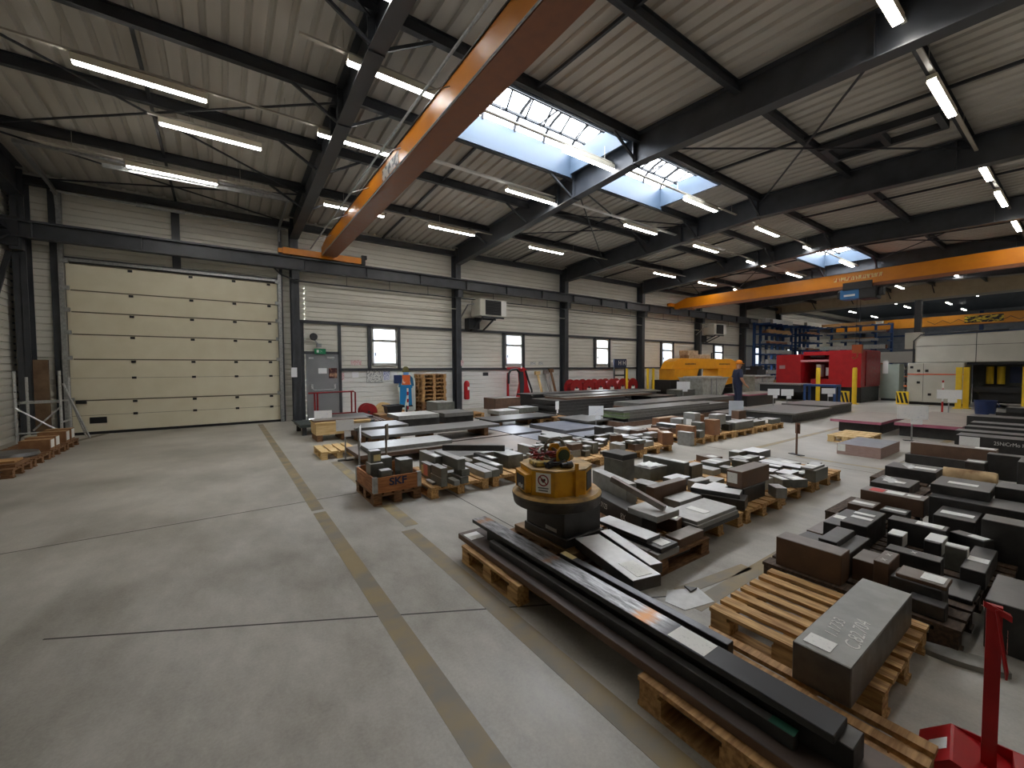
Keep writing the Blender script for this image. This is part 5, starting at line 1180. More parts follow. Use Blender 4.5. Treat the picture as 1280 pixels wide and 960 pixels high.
o = MB().lathe([(.10, 0), (.11, .03), (.10, .5)], (0,0,0), 14, 'y').build('log', mk('log end pale wood', W(206,180,136), W(120,90,60), 4, .8), loc=(8.35, .72, .12), smooth=True); tag(o, 'pale round log end lying between the dark bars at the right', 'log')
# ------------------------------------------------------------------ things along the window wall
def box_thing(nm, lab, cat, *boxes, mat, bevel=0, group=None):
    m = MB()
    for b in boxes: m.box(*b)
    return tag(m.build(nm, mat, bevel=bevel), lab, cat, group)
# emergency sign, spotlight, notices
e = empty('exit_sign', (2.62, YW-.1, 2.17), 'green emergency exit sign with a white running figure over the grey door', 'exit sign')
MB().box(-.17, .17, -.03, .03, -.02, .15).build('sign_body', mk('exit green', W(24,140,90), None, rough=.4), e)
p = MB(); p.box(-.11, -.04, -.034, -.0305, .02, .11).bar((.0,-.033,.10),(.03,-.033,.06),.012,.004).bar((.03,-.033,.06),(.0,-.033,.02),.012,.004).bar((.03,-.033,.06),(.08,-.033,.03),.012,.004).bar((-.01,-.033,.08),(.06,-.033,.085),.01,.004); p.build('pictogram', M_white, e)
l = empty('spotlight', (2.42, YW-.12, 2.70), 'round dark spotlight on a bracket above the grey door', 'spotlight')
MB().lathe([(.10, 0), (.12, -.08), (.10, -.13)], (0,0,0), 20, 'y').build('lamp_head', M_structd, l); MB().bar((0,0,-.05), (.16,.03,-.25), .03).box(.1,.24,-.03,.06,-.33,-.22).build('bracket', M_galv, l)
def notice(nm, x, z, w_, h_, mat, lab, y=YW-.004, cat='notice', group='notices on the wall'):
    o = MB().box(-w_/2, w_/2, -.008, .004, -h_/2, h_/2).build(nm, mat, loc=(x, y, z)); return tag(o, lab, cat, group)
M_redw = mk('red white print', W(236,232,230), W(200,90,96), 26, .5, lo=.48, hi=.58, stretch=(1,1,3))
M_darkp = mk('dark print', W(226,226,222), W(110,112,118), 34, .5, lo=.48, hi=.6)
notice('notice', 1.80, 1.55, .17, .30, M_sign, 'white notice on the column left of the grey door', YW-.43)
notice('notice', 3.78, 1.86, .36, .17, M_redw, 'red-topped notice above the rail right of the grey door')
notice('notice', 3.33, 1.40, .10, .24, M_redw, 'small red and white notice beside the door frame')
notice('notice', 3.75, 1.44, .22, .2, M_sign, 'faint white sheet right of the red and white notice')
b = empty('notice_board', (4.42, YW-.005, 1.37), 'framed board of printed sheets under the first window', 'notice board'); MB().box(-.27, .27, -.02, .004, -.19, .21).build('board', M_darkp, b); MB().box(-.29, .29, -.015, .003, -.21, -.19).box(-.29,-.27,-.015,.003,-.21,.23).build('board_frame', M_galv, b)
notice('notice', 4.84, 1.40, .24, .32, mk('blue headed print', W(230,232,240), W(90,110,170), 22, .5, lo=.48, hi=.58, stretch=(1,1,2)), 'sheet with a blue heading right of the framed board')
notice('notice', 5.12, 1.40, .22, .30, M_sign, 'white sheet second right of the framed board')
notice('notice', 5.18, 1.16, .16, .12, M_darkp, 'small dark pictogram label below the white sheets')
notice('notice', 5.55, 1.13, .16, .16, M_darkp, 'small square pictogram label left of the painted figure')
notice('notice', 7.72, 1.86, .12, .22, M_redw, 'red square sign high on the column by the extinguisher', YW-.43)
notice('notice', 9.05, 1.40, .26, .14, M_structd, 'small dark plate on the wall left of the red hose machine')
notice('notice', 11.6, 1.85, .30, .14, M_darkp, 'left of two small black signs below the second window level')
notice('notice', 12.05, 1.86, .24, .14, M_darkp, 'right of two small black signs below the second window level')
# red railing with rolls behind it
r = empty('railing', (2.8, 14.0, 0), 'dark red tubular railing frame in front of the grey door', 'railing'); m = MB()
m.tube([(-.68,0,.90),(.66,0,.92),(.72,0,.88),(.72,0,.05)], .025, 8); m.tube([(.6,.0,.9),(.6,.0,.05)], .025, 8); m.build('top_rail', M_reddk, r)
for x in (-.5, -.42): MB().tube([(x,0,.9),(x,0,.0)], .028, 8).build('post', M_reddk, r)
MB().box(-.7,.8,-.03,.03,.0,.05).box(-.5,.75,-.02,.02,.2,.24).build('bottom_rail', M_reddk, r)
def reel(x, y, z, R_, w_, lab, mat, mat2, axis='y', group=None, cat='cable drum', tagp=False, nm='cable_drum'):
    e = empty(nm, (x, y, z), lab, cat, group=group)
    for k, s in enumerate((-w_/2, w_/2)): MB().lathe([(R_*.99, -.02), (R_, -.01), (R_, .01), (R_*.99, .02)], (0, s, 0), 24, axis).build('flange', mat, e, smooth=True)
    MB().lathe([(R_*.62, -w_/2+.02), (R_*.62, w_/2-.02)], (0,0,0), 20, axis).build('barrel', mat2, e, smooth=True)
    MB().lathe([(R_*.14, -w_/2-.03), (R_*.14, -w_/2-.02)], (0,0,0), 14, axis).build('hub', M_structd, e)
    if tagp: MB().box(-.14, .14, -w_/2-.028, -w_/2-.022, -R_*.45, -R_*.08).build('paper_label', M_paperb, e)
    return e
reel(3.78, 13.55, .27, .27, .3, 'dark red drum behind the right end of the railing', M_reddk, M_reddk)
reel(4.38, 13.75, .26, .26, .28, 'pale wooden drum right of the railing', M_woodn, M_woodd)
box_thing('wooden_beam', 'pale timber block beside the wooden drum', 'timber', (4.72, 5.0, 13.5, 13.75, 0, .26), mat=M_wood)
box_thing('rail_bundle', 'dark bars lying between the railing and the thick slab', 'steel bars', *[(3.4+.1*k, 3.46+.1*k, 11.6, 13.0, 0, .2) for k in range(4)], mat=S['R'][1])['kind'] = 'stuff'
tb = empty('plastic_tub', (4.45, 13.05, .22), 'black plastic tub standing on a timber box', 'tub')
m = MB(); n = 4; a, bq, H_ = .26, .20, .26
m.add([(-a*.85,-bq*.85,0),(a*.85,-bq*.85,0),(a*.85,bq*.85,0),(-a*.85,bq*.85,0),(-a,-bq,H_),(a,-bq,H_),(a,bq,H_),(-a,bq,H_),(-a+.02,-bq+.02,H_),(a-.02,-bq+.02,H_),(a-.02,bq-.02,H_),(-a+.02,bq-.02,H_),(-a*.82,-bq*.8,.02),(a*.82,-bq*.8,.02),(a*.82,bq*.8,.02),(-a*.82,bq*.8,.02)],
      [(3,2,1,0)]+[(i,(i+1)%4,(i+1)%4+4,i+4) for i in range(4)]+[(i+4,(i+1)%4+4,(i+1)%4+8,i+8) for i in range(4)]+[(i+8,(i+1)%4+8,(i+1)%4+12,i+12) for i in range(4)]+[(12,13,14,15)])
m.build('tub_body', M_black, tb); MB().box(-a-.03,a+.03,-bq-.03,-bq,H_-.04,H_).box(-a-.03,a+.03,bq,bq+.03,H_-.04,H_).box(-a-.03,-a,-bq,bq,H_-.04,H_).box(a,a+.03,-bq,bq,H_-.04,H_).build('tub_rim', M_black, tb)
tbx = empty('timber_box', (4.4, 13.05, 0), 'weathered timber box under the black tub', 'wooden box'); MB().box(-.5,.5,-.3,.3,.0,.2).build('box_body', M_woodd, tbx); MB().box(-.5,.5,-.31,.31,.2,.22).build('box_lid', M_wood, tbx)
# new timber box and dark skid at the left
tb = empty('timber_box', (2.27, 10.42, 0), 'new pale timber box on a pallet near the grey door', 'wooden box'); MB().box(-.6,.6,-.33,.33,.144,.40).build('box_body', M_woodn, tb); MB().box(-.62,.62,-.35,.35,.40,.43).build('box_lid', M_woodn, tb)
for x in (-.52, 0, .52): MB().box(x-.06,x+.06,-.33,.33,0,.144).build('bearer', M_woodd, tb)
sk = empty('metal_skid', (2.45, 11.75, 0), 'dark grey-green metal skid on short legs before the column', 'skid'); MB().box(-.95,.85,-.55,.55,.2,.27).build('skid_top', mk('dark green grey paint', W(52,60,60), W(66,72,70), 5, .5), sk)
for x in (-.85, -.2, .45): MB().box(x-.05,x+.05,-.5,-.4,0,.2).box(x-.05,x+.05,.4,.5,0,.2).build('skid_leg', M_structd, sk)
# painted flat figure of a worker
fg = empty('painted_standee', (5.42, 14.45, 0), 'flat painted standee of a worker in blue trousers and orange vest', 'standee')
def flat(nm, polys, mat, y=0., t=.018):
    m = MB()
    for p_ in polys: m.prism([(x, z) for x, z in p_], y-t/2, y+t/2, 'y')
    return m.build(nm, mat, fg)
flat('backing_board', [[(-.22,.12),(.36,.12),(.36,1.2),(.22,1.52),(-.24,1.5),(-.3,1.0)]], mk('standee backing', W(212,222,214), None, rough=.6), .012, .012)
flat('trousers', [[(-.22,.95),(.20,.95),(.22,.3),(.06,.3),(.02,.72),(-.06,.3),(-.24,.3)], [(-.22,1.06),(.24,1.06),(.24,.94),(-.22,.94)]], mk('standee blue', W(22,126,186), None, rough=.5))
flat('vest', [[(-.15,1.06),(.16,1.06),(.15,1.42),(-.13,1.42)]], mk('standee orange', W(226,104,42), W(236,214,190), 5, .5, lo=.55, hi=.6), -.004)
flat('sleeves', [[(-.15,1.4),(-.24,1.3),(-.28,.98),(-.2,.98),(-.15,1.2)], [(.15,1.42),(.26,1.3),(.30,1.02),(.22,1.0),(.16,1.2)]], mk('standee teal', W(44,110,150), None, rough=.5))
flat('face', [[(-.09,1.42),(.10,1.42),(.11,1.52),(-.10,1.52)]], mk('standee face', W(96,150,206), None, rough=.5))
flat('helmet', [[(-.12,1.58),(.12,1.58),(.10,1.68),(.04,1.73),(-.04,1.73),(-.10,1.68)], [(-.13,1.52),(.13,1.52),(.12,1.59),(-.12,1.59)]], mk('standee helmet', W(110,104,56), None, rough=.5))
flat('hand_board', [[(-.45,1.12),(-.17,1.12),(-.17,1.42),(-.45,1.42)]], M_blued, -.012)
st = MB()
for k in range(6): st.box(.02, .085, -.02, -.012, .16+.13*k, .16+.13*(k+1)-.001, mi=k % 2)
st.build('striped_pole', [M_red, M_white], fg)
MB().box(-.25,.3,-.15,.15,0,.02).box(-.02,.04,-.02,.02,.02,.3).build('standee_foot', M_structd, fg)
flat('shoes', [[(-.27,.24),(-.06,.24),(-.06,.31),(-.24,.31)], [(.06,.26),(.26,.26),(.22,.32),(.06,.32)]], M_black)
# extinguisher cover on the column
ex = empty('fire_extinguisher', (7.86, YW-.52, .42), 'red covered fire extinguisher by the second column', 'fire extinguisher'); MB().lathe([(.09,0),(.115,.04),(.115,.62),(.09,.70),(.04,.74)], n=20).build('cover', M_red, ex, smooth=True); MB().box(-.02,.06,-.121,-.112,.38,.5).build('emblem', M_paperb, ex); MB().box(-.05,.05,.05,.1,.2,.5).build('wall_bracket', M_structd, ex)
# red hose machine
hm_ = empty('hose_machine', (10.1, 14.1, 0), 'tall red arched machine with dark hose by the second window', 'machine')
MB().tube([(-.42,0,.05),(-.42,0,1.1),(-.40,0,1.45)], .055, 8).build('red_post', M_red, hm_); MB().tube([(-.42,-.05,1.0),(-.42,-.05,1.4),(-.3,-.05,1.58),(0,-.05,1.6),(.15,-.05,1.45),(.2,-.05,1.1)], .05, 8).build('dark_hose', M_black, hm_, smooth=True)
m = MB(); m.prism([(.02,.1),(.62,.1),(.70,.4),(.5,.95),(.42,1.62),(.2,1.66),(.25,1.0)], -.18, .18, 'y'); m.build('red_body', M_red, hm_, bevel=.02); MB().prism([(.08,.15),(.22,.15),(.28,1.0),(.24,1.5),(.06,1.5)], -.2, -.17, 'y').build('dark_panel', M_structd, hm_)
MB().tube([(.34,-.2,1.55),(.5,-.22,1.1),(.66,-.22,.7),(.68,-.22,.35),(.58,-.22,.12)], .04, 8).build('side_hose', M_black, hm_, smooth=True); MB().box(-.5,.8,-.3,.3,0,.1).build('base', M_structd, hm_)
MB().box(-.45, .4, -.02, .03, 1.6, 1.68).build('top_beam', M_red, hm_)
# leaning boards and brooms by the third column
for k, (x, mt, lab, h_) in enumerate(((11.75, M_woodn, 'pale wooden board leaning against the wall by the third column', 1.35), (12.25, S['R'][0], 'brown board leaning against the wall by the third column', 1.4), (12.55, M_woodd, 'narrow dark wooden board leaning by the third column', 1.45))):
    o = MB().bar((0,-.35,0),(0,.16,h_),.12+.04*(k==1),.03,up=(0,1,0)).box(-.16,.1,.08,.2,h_-.02,h_+.14).build('leaning_board', mt, loc=(x, YW-.3, .01)); tag(o, lab, 'board')
# red cable drums on the floor by the wall
o = box_thing('drum_cradle', 'dark low cradle carrying the row of red cable drums', 'cradle', (12.9,17.6,13.66,13.74,0,.44), (12.9,17.6,14.26,14.34,0,.44), (13.0,13.1,13.74,14.26,.05,.3), (17.4,17.5,13.74,14.26,.05,.3), mat=M_structd)
for k in range(6):
    reel(13.3+.8*k, 14.0, .73, .38, .42, ['leftmost red cable drum of the row by the wall', 'second red cable drum from the left by the wall', 'third red cable drum from the left by the wall', 'fourth red cable drum from the left by the wall', 'fifth red cable drum, left of the pale-rimmed one', 'rightmost red cable drum with a pale rim'][k], M_drum, M_reddk if k < 5 else M_woodn, group='red cable drums by the wall', tagp=True)
# blue stand with boards
rk = empty('display_stand', (17.0, 14.4, 0), 'blue stand with two lettered boards above the red drums', 'stand')
for x in (-.42, .42): MB().box(x-.03,x+.03,-.03,.03,0,2.1).build('leg', M_structd, rk)
MB().box(-.48,.48,-.05,.0,1.66,2.1).build('blue_board', mk('deep blue board', W(24,40,72), None, rough=.5), rk); MB().box(-.42,.42,-.02,.02,1.2,1.28).build('cross_bar', M_structd, rk)
text_obj('lettering', 'H H', .34, M_white, rk, (.12, -.055, 1.88), (PI/2,0,0), .002)
# wall heaters
def heater(x, lab, sx=1.):
    h_ = empty('unit_heater', (x, 14.05, 3.68), lab, 'heater', group='unit heaters on the wall'); MB().box(-.62*sx,.62*sx,-.35,.35,0,.66).build('heater_casing', M_cream, h_, bevel=.02)
    m = MB()
    for k in range(8): m.hexa([(-.35*sx,-.365,.07+.066*k),(.32*sx,-.365,.07+.066*k),(.32*sx,-.35,.09+.066*k),(-.35*sx,-.35,.09+.066*k)], [(-.35*sx,-.37,.085+.066*k),(.32*sx,-.37,.085+.066*k),(.32*sx,-.355,.105+.066*k),(-.35*sx,-.355,.105+.066*k)])
    m.box(-.38*sx,.35*sx,-.353,-.348,.05,.62); m.build('louvre', M_black, h_); MB().box(.36*sx,.6*sx,-.358,-.35,.03,.63).build('white_panel', M_white, h_)
    MB().bar((-.5,.3,-.04),(.5,.3,-.04),.06).bar((-.5,-.3,-.04),(.5,-.3,-.04),.06).bar((-.45,.7,-.5),(-.45,-.3,-.05),.05).bar((.1,.7,-.5),(.1,-.3,-.05),.05).box(-.7,-.2,.4,.75,-.45,-.02).build('bracket', M_structd, h_)
    MB().tube([(-.62*sx,.1,.5),(-.9*sx,.1,.45),(-.95*sx,.6,.0)], .03, 6).build('pipe', M_galv, h_)
heater(8.75, 'beige unit heater high on the wall by the second column'); heater(25.6, 'beige unit heater high on the wall beyond the yellow saw', 1.15)

# ------------------------------------------------------------------ left corner: pallets of boxes, aluminium tower
for k, (y, lab) in enumerate(((9.9, 'nearest pallet of flat stock at the left edge'), (10.8, 'middle pallet of flat stock at the left edge'), (11.7, 'furthest pallet with cartons at the left edge'), (12.6, 'last pallet with cartons by the aluminium tower'))):
    pallet(-3.5, -2.68, y-.4, y+.4, lab, 'x', 5, M_woodd)
o = MB().box(-.4,.4,-.3,.3,0,.05).build('board', M_woodd, loc=(-3.1, 9.95, .145)); tag(o, 'brown board on the nearest pallet at the left edge', 'board')
o = MB().lathe([(.36,0),(.38,.03),(.36,.08),(.1,.09)], n=28).build('round_plate', S['K'][0], loc=(-3.1, 10.8, .145), smooth=True); tag(o, 'dark round plate on the middle pallet at the left edge', 'steel plate')
o = MB().box(-.38,.36,-.03,.32,0,.03).build('board', M_wood, loc=(-3.1, 9.8, .196)); tag(o, 'pale board lying on the brown board at the left edge', 'board')
for k, (y, h_) in enumerate(((11.45,.2),(11.75,.22),(12.4,.24),(12.75,.25))):
    cbx = empty('carton', (-2.92, y, .145), ['carton with a white label nearest at the left edge','carton with a white label second at the left edge','carton with a white label third at the left edge','carton with a white label by the ladder foot'][k], 'carton', group='cartons on the left pallets')
    MB().box(-.2,.2,-.13,.13,0,h_).build('carton_body', mk('carton brown', W(150,108,70), W(130,92,60), 8, .7), cbx); MB().box(.201,.206,-.09,.09,h_*.2,h_*.95).build('paper_label', M_paper, cbx); MB().box(-.2,.2,-.01,.01,h_,h_+.002).build('tape', M_woodn, cbx)
for k in range(3):
    o = MB().box(-.35,.35,-.25,.25,0,.05).build('board', [M_wood, S['K'][0], M_woodd][k], loc=(-3.7, 10.9+.1*k, .3+.0*k+.055*k)); tag(o, ['lowest board of the shelf stack at the left edge','dark middle board of the shelf stack at the left edge','top board of the shelf stack at the left edge'][k], 'board')
box_thing('timber_block', 'timber block under the shelf stack at the left edge', 'timber', (-4.0,-3.52, 10.75, 11.15, 0, .3), mat=M_woodd)
tw = empty('aluminium_tower', (-3.3, 13.45, 0), 'aluminium rolling tower with crossed braces and a leaning ladder', 'scaffold tower')
for x, y in ((-.33,-.3), (.33,-.3), (-.33,.35), (.33,.35)): MB().tube([(x,y,.02),(x,y,1.64 if y < 0 else 1.5)], .025, 8).build('standard', M_alum, tw)
m = MB(); m.tube([(-.33,-.3,.95),(.33,-.3,.95)],.02,6); m.tube([(-.33,-.3,.3),(.33,-.3,.3)],.02,6); m.tube([(-.33,.35,.95),(.33,.35,.95)],.02,6); m.tube([(-.33,-.3,.95),(-.33,.35,.95)],.02,6); m.tube([(.33,-.3,.5),(.33,.35,.5)],.02,6); m.build('ledger', M_alum, tw)
m = MB(); m.tube([(-.33,-.32,.85),(.33,-.32,.28)],.018,6); m.tube([(-.1,-.28,.35),(.33,-.28,.85)],.018,6); m.build('cross_brace', M_alum, tw)
m = MB(); m.tube([(.36,-.2,1.35),(.62,.45,.03)],.02,6); m.tube([(.30,.1,1.35),(.50,.75,.03)],.02,6)
for k in range(5): t = .15+.18*k; m.tube([(.36+.26*t,-.2+.65*t,1.35-1.32*t),(.30+.2*t,.1+.65*t,1.35-1.32*t)],.014,6)
m.build('ladder', M_alum, tw)
MB().box(-.3,.1,-.25,.1,.02,.22).build('base_block', M_cream, tw)
o = MB().box(-.12,.12,-.04,.04,0,1.9).build('leaning_plank', mk('brown plank', W(120,96,72), W(100,78,58), 5, .7), loc=(-3.55, 14.42, .0)); tag(o, 'tall brown plank standing against the dark corner column', 'plank')
cp = empty('door_control', (-3.30, YW-.03, 1.25), 'small dark door control box with hanging cable left of the sectional door', 'control box'); MB().box(-.09,.09,-.10,.0,0,.28).build('control_box', M_black, cp); MB().tube([(0,-.06,.3),(0,-.06,.9)],.01,5).tube([(-.05,-.06,0),(-.1,-.06,-.35),(.08,-.06,-.35),(.05,-.06,0)],.01,5).build('cable', M_black, cp)

# ------------------------------------------------------------------ machines
# yellow band saw
sw = empty('band_saw', (22.2, 12.9, 0), 'yellow gantry band saw with black base against the window wall', 'saw')
m = MB(); m.prism([(-3.4,1.55),(-3.1,1.95),(-2.6,2.12),(2.6,2.12),(3.3,1.95),(3.4,1.55)], -.35, .35, 'y'); m.build('saw_beam', M_yelsaw, sw, bevel=.03)
m = MB(); m.prism([(-3.3,1.55),(-1.2,1.55),(-1.5,1.0),(-3.3,1.0)], -.45, .45, 'y'); m.build('left_housing', M_yelsaw, sw); m = MB(); m.prism([(.9,1.55),(3.4,1.55),(3.35,.75),(1.6,.6),(.9,.9)], -.45, .45, 'y'); m.build('right_housing', M_yelsaw, sw)
MB().prism([(-1.3,1.55),(-.8,1.55),(-1.1,.9),(-1.5,.9)], -.3, .3, 'y').build('blade_guide', M_yelsaw, sw); MB().box(-3.3,3.3,-.6,.6,0,.45).box(-3.8,-1.6,-.55,.55,.45,1.0).box(1.5,3.2,-.4,.4,.45,.75).build('machine_base', M_black, sw)
MB().box(-1.7,.4,-.25,.3,2.12,2.35).box(-1.9,-.9,-.3,.2,2.3,2.55).build('drive_unit', mk('drive cream', W(206,176,140), W(170,140,106), 8, .5), sw); MB().box(-2.2,-1.2,-.356,-.351,1.78,1.86).box(1.2,2.4,-.356,-.351,1.78,1.86).build('name_stripe', mk('dark lettering', W(60,46,30), W(180,120,30), 12, .5), sw)
MB().tube([(1.0,0,2.1),(1.0,0,2.45),(1.3,0,2.5),(2.2,0,2.5)], .03, 6).build('top_pipe', M_structd, sw); MB().box(-.8,.8,-.4,.4,1.05,1.12).build('vise_bed', M_galv, sw)
for x, lab in ((16.6, 'left yellow post of the saw guard'), (17.6, 'middle yellow post of the saw guard'), (18.05, 'right yellow post of the saw guard')):
    o = MB().lathe([(.06,0),(.06,1.6)], n=12).build('guard_post', M_bolly, loc=(x, 13.6-.5*(x > 17), 0)); tag(o, lab+' by the window wall', 'post', 'saw guard posts')
# grey chip bins
def bin_(x, y, sx, lab, sc=1.):
    b = empty('chip_bin', (x, y, 0), lab, 'container', rz=0); m = MB()
    m.prism([(-1.1*sx,.22),(.6*sx,.22),(1.3*sx,1.12),(-1.2*sx,1.12)], -.6, .6, 'y'); m.build('bin_body', M_binc, b); MB().box(-1.24*sx,1.34*sx,-.64,.64,1.10,1.15).build('bin_rim', M_binc, b)
    for u in (-.35, .15): MB().box(u*sx-.03,u*sx+.03,-.62,-.6,.25,1.1).build('rib', M_galv, b)
    for u in (-.9, .5):
        for v in (-.5, .5): MB().lathe([(.11,-.04),(.11,.04)], (u*sx, v, .11), 14, 'y').build('castor', M_black, b)
    MB().box(-1.0*sx,.9*sx,-.5,.5,1.15,1.2).build('chips', S['O'][0], b); return b
bin_(19.6, 11.3, .95, 'grey sloped chip bin in front of the yellow saw'); bin_(24.6, 11.2, 1.0, 'grey sloped chip bin between the worker and the red machine')
o = box_thing('chip_heap', 'dark machine parts heaped on the right grey chip bin', 'machine parts', (24.3,25.4,10.9,11.5,1.205,1.5),(24.6,25.1,10.95,11.4,1.5,1.7), mat=M_black)
# red machine centre
rm = empty('saw_centre', (24.9, 7.8, 0), 'big red enclosed sawing machine with a dark opening in the middle', 'machine')
def rb(n, mt, *bs):
    m = MB()
    for b_ in bs: m.box(*b_)
    return m.build(n, mt, rm)
rb('left_cabinet', M_red, (-1.5,1.2,.65,1.75,.75,2.25)); rb('right_cabinet', M_red, (-1.5,1.2,-1.7,-.5,.7,2.4)); rb('rear_wall', M_reddk, (.3,1.2,-.5,.65,.7,2.3)); rb('top_bridge', M_red, (-1.2,1.2,-.5,.65,2.2,2.38))
rb('pink_rail', mk('pale red rail', W(226,150,156), None, rough=.4), (-1.5,-1.4,-.5,.68,1.88,1.98)); rb('lower_front', M_red, (-1.55,.0,-1.0,.2,.75,1.05)); rb('black_base', M_black, (-1.4,1.2,-1.7,1.75,0,.72)); rb('dark_window', M_structd, (-1.1,-1.0,-.2,.4,2.1,2.28))
rb('cream_head', M_white, (-.9,-.5,.0,.2,1.15,1.75), (-.9,-.5,-.4,-.2,1.2,1.6)); rb('label_plate', mk('label plate', W(180,140,140), None, rough=.5), (-1.515,-1.5,1.35,1.6,1.55,1.72)); rb('side_panel', M_reddk, (-.9,1.2,-1.73,-1.7,.75,2.35))
rb('feed_table', M_structd, (-2.7,-1.5,.2,2.0,.45,.78))
rb('table_top', M_galv, (-2.75,-1.5,.15,2.05,.78,.83))
for x, y, lab in ((22.6, 6.1, 'tall yellow bollard at the corner of the red machine'), (22.9, 7.55, 'yellow bollard before the opening of the red machine')):
    b = empty('bollard', (x, y, 0), lab, 'bollard', group='yellow bollards by the red machine'); MB().lathe([(.085,0),(.085,1.55),(.06,1.6)], n=16).build('post', M_bolly, b, smooth=True); MB().box(-.15,.15,-.15,.15,0,.02).build('foot_plate', M_bolly, b)
ch = MB()
for k in range(4): ch.prism([(-.18+.12*k-.06,.0),(-.18+.12*k,.0),(-.12+.12*k,.5),(-.18+.12*k,.5)], -.02, .02, 'x')
def hazard(x, y, lab, rz=0):
    h_ = empty('hazard_guard', (x, y, 0), lab, 'guard'); MB().box(-.03,.03,-.2,.2,0,.55).build('guard_plate', M_bolly, h_)
    m = MB()
    for k in range(3): m.add([(-.032,-.2+.14*k,.05),(-.032,-.12+.14*k,.05),(-.032,-.02+.14*k if k < 2 else .2,.5),(-.032,-.10+.14*k,.5)], [(0,1,2,3)])
    m.build('black_stripe', M_black, h_)
hazard(22.7, 6.5, 'yellow and black hazard guard left of the tall bollard'); hazard(24.2, 4.86, 'yellow and black hazard guard at the corner of the beige machine')
bt = empty('trestle', (20.6, 6.65, 0), 'blue steel trestle table in front of the red machine', 'trestle')
MB().box(-.3,.3,-.58,.58,.82,.9).build('top_frame', M_blue, bt)
for x in (-.25,.25):
    for y in (-.53,.53): MB().box(x-.04,x+.04,y-.04,y+.04,0,.82).build('leg', M_blue, bt)
# grey cabinets and rear machinery between the machines
gc = empty('control_cabinet', (26.6, 5.75, 0), 'grey control cabinet between the red and the beige machine', 'cabinet'); MB().box(-.4,.4,-.35,.35,.1,1.75).build('cabinet_body', mk('cabinet green grey', W(150,162,150), W(160,170,158), 3, .5), gc); MB().box(-.35,.35,-.3,.3,0,.1).build('plinth', M_structd, gc); MB().box(-.41,-.4,.05,.25,1.3,1.9).build('white_panel', M_white, gc)
oc_ = empty('guard_rail', (29.5, 6.1, 0), 'orange tubular guard rail in the distance beside the grey cabinet', 'guard rail')
MB().tube([(0,-.5,0),(0,-.5,1.1),(0,.5,1.1),(0,.5,0)],.05,8).tube([(0,-.5,.6),(0,.5,.6)],.04,8).build('rail', mk('orange paint bright', W(230,120,40), None, rough=.4), oc_)
# beige machine
bm_ = empty('laser_machine', (25.6, 3.0, 0), 'large beige portal machine with an orange stripe at the right', 'machine')
m = MB(); m.prism([(1.62,1.8),(1.62,2.75),(1.45,2.95),(-4.2,3.05),(-4.2,1.8)], -.8, 1.6, 'x'); m.build('upper_portal', M_cream, bm_, bevel=.03)
MB().box(-1.25,.6,.08,1.75,.12,1.78).build('front_cabinet', M_cream, bm_, bevel=.02); MB().box(-1.258,-1.25,.08,1.75,1.28,1.32).build('orange_stripe', mk('orange stripe', W(226,96,56), None, rough=.5), bm_)
MB().box(-1.254,-1.25,1.25,1.26,.15,1.76).build('door_gap', M_structd, bm_); MB().box(-.806,-.8,-.18,-.16,1.8,3.0).box(-.806,-.8,-4.2,1.6,2.5,2.515).build('panel_gap', M_structd, bm_)
for z, y in ((1.6,1.62),(1.45,1.4),(.95,1.4),(.45,1.05),(1.45,1.15)): MB().box(-1.262,-1.25,y-.05,y+.05,z-.05,z+.05).build('handle', M_black, bm_)
MB().box(-1.1,.6,.1,1.7,0,.12).box(-.7,1.5,-4.2,.08,1.7,1.8).build('dark_gap', M_black, bm_)
MB().tube([(-.82,1.66,1.8),(-.82,1.66,2.75),(-.82,1.45,3.0),(-.82,-1.0,3.06)], .03, 6).build('edge_pipe', M_structd, bm_)
MB().box(.6,1.5,-3.6,.06,.1,1.7).build('inner_bed', mk('machine inner dark', W(64,68,66), W(80,84,80), 3, .5), bm_); MB().box(-1.2,.6,-1.9,-.2,.62,.82).box(-1.0,.4,-1.8,-.3,.25,.62).build('work_table', M_black, bm_)
for y in (-.45, -.75): MB().lathe([(.11,.9),(.11,1.62)], (.3, y, 0), 12).build('yellow_curtain_post', M_bolly, bm_)
MB().box(.59,.6,-1.6,-.95,.95,1.6).build('blue_window', M_blued, bm_)
for dx, y in ((-2.4, .06), (-2.1, -.1), (-2.3, -1.55)): MB().box(dx-.08,dx+.08,y-.08,y+.08,0,1.6).box(dx-.14,dx+.14,y-.14,y+.14,0,.03).build('yellow_pillar', M_bolly, bm_)
tbl = empty('blue_tub', (20.6, 2.1, 0), 'dark blue plastic tub under the machine table', 'tub'); tbl.scale = (.75, .75, .85); MB().lathe([(.24,0),(.30,.05),(.34,.55),(.36,.6),(.33,.6),(.29,.06)], n=24).build('tub_body', M_blued, tbl, smooth=True); MB().tube([(.0,-.36,.52),(.0,-.42,.42),(.0,-.36,.35)],.02,6).build('tub_handle', M_blued, tbl)
o = box_thing('warning_pole', 'small red and white pole beside the tilted sign', 'pole', (18.35,18.39,2.74,2.78,0,1.2), mat=mk('striped pole', W(230,228,224), W(190,50,50), 4, .5, lo=.48, hi=.5, stretch=(.1,.1,1)))
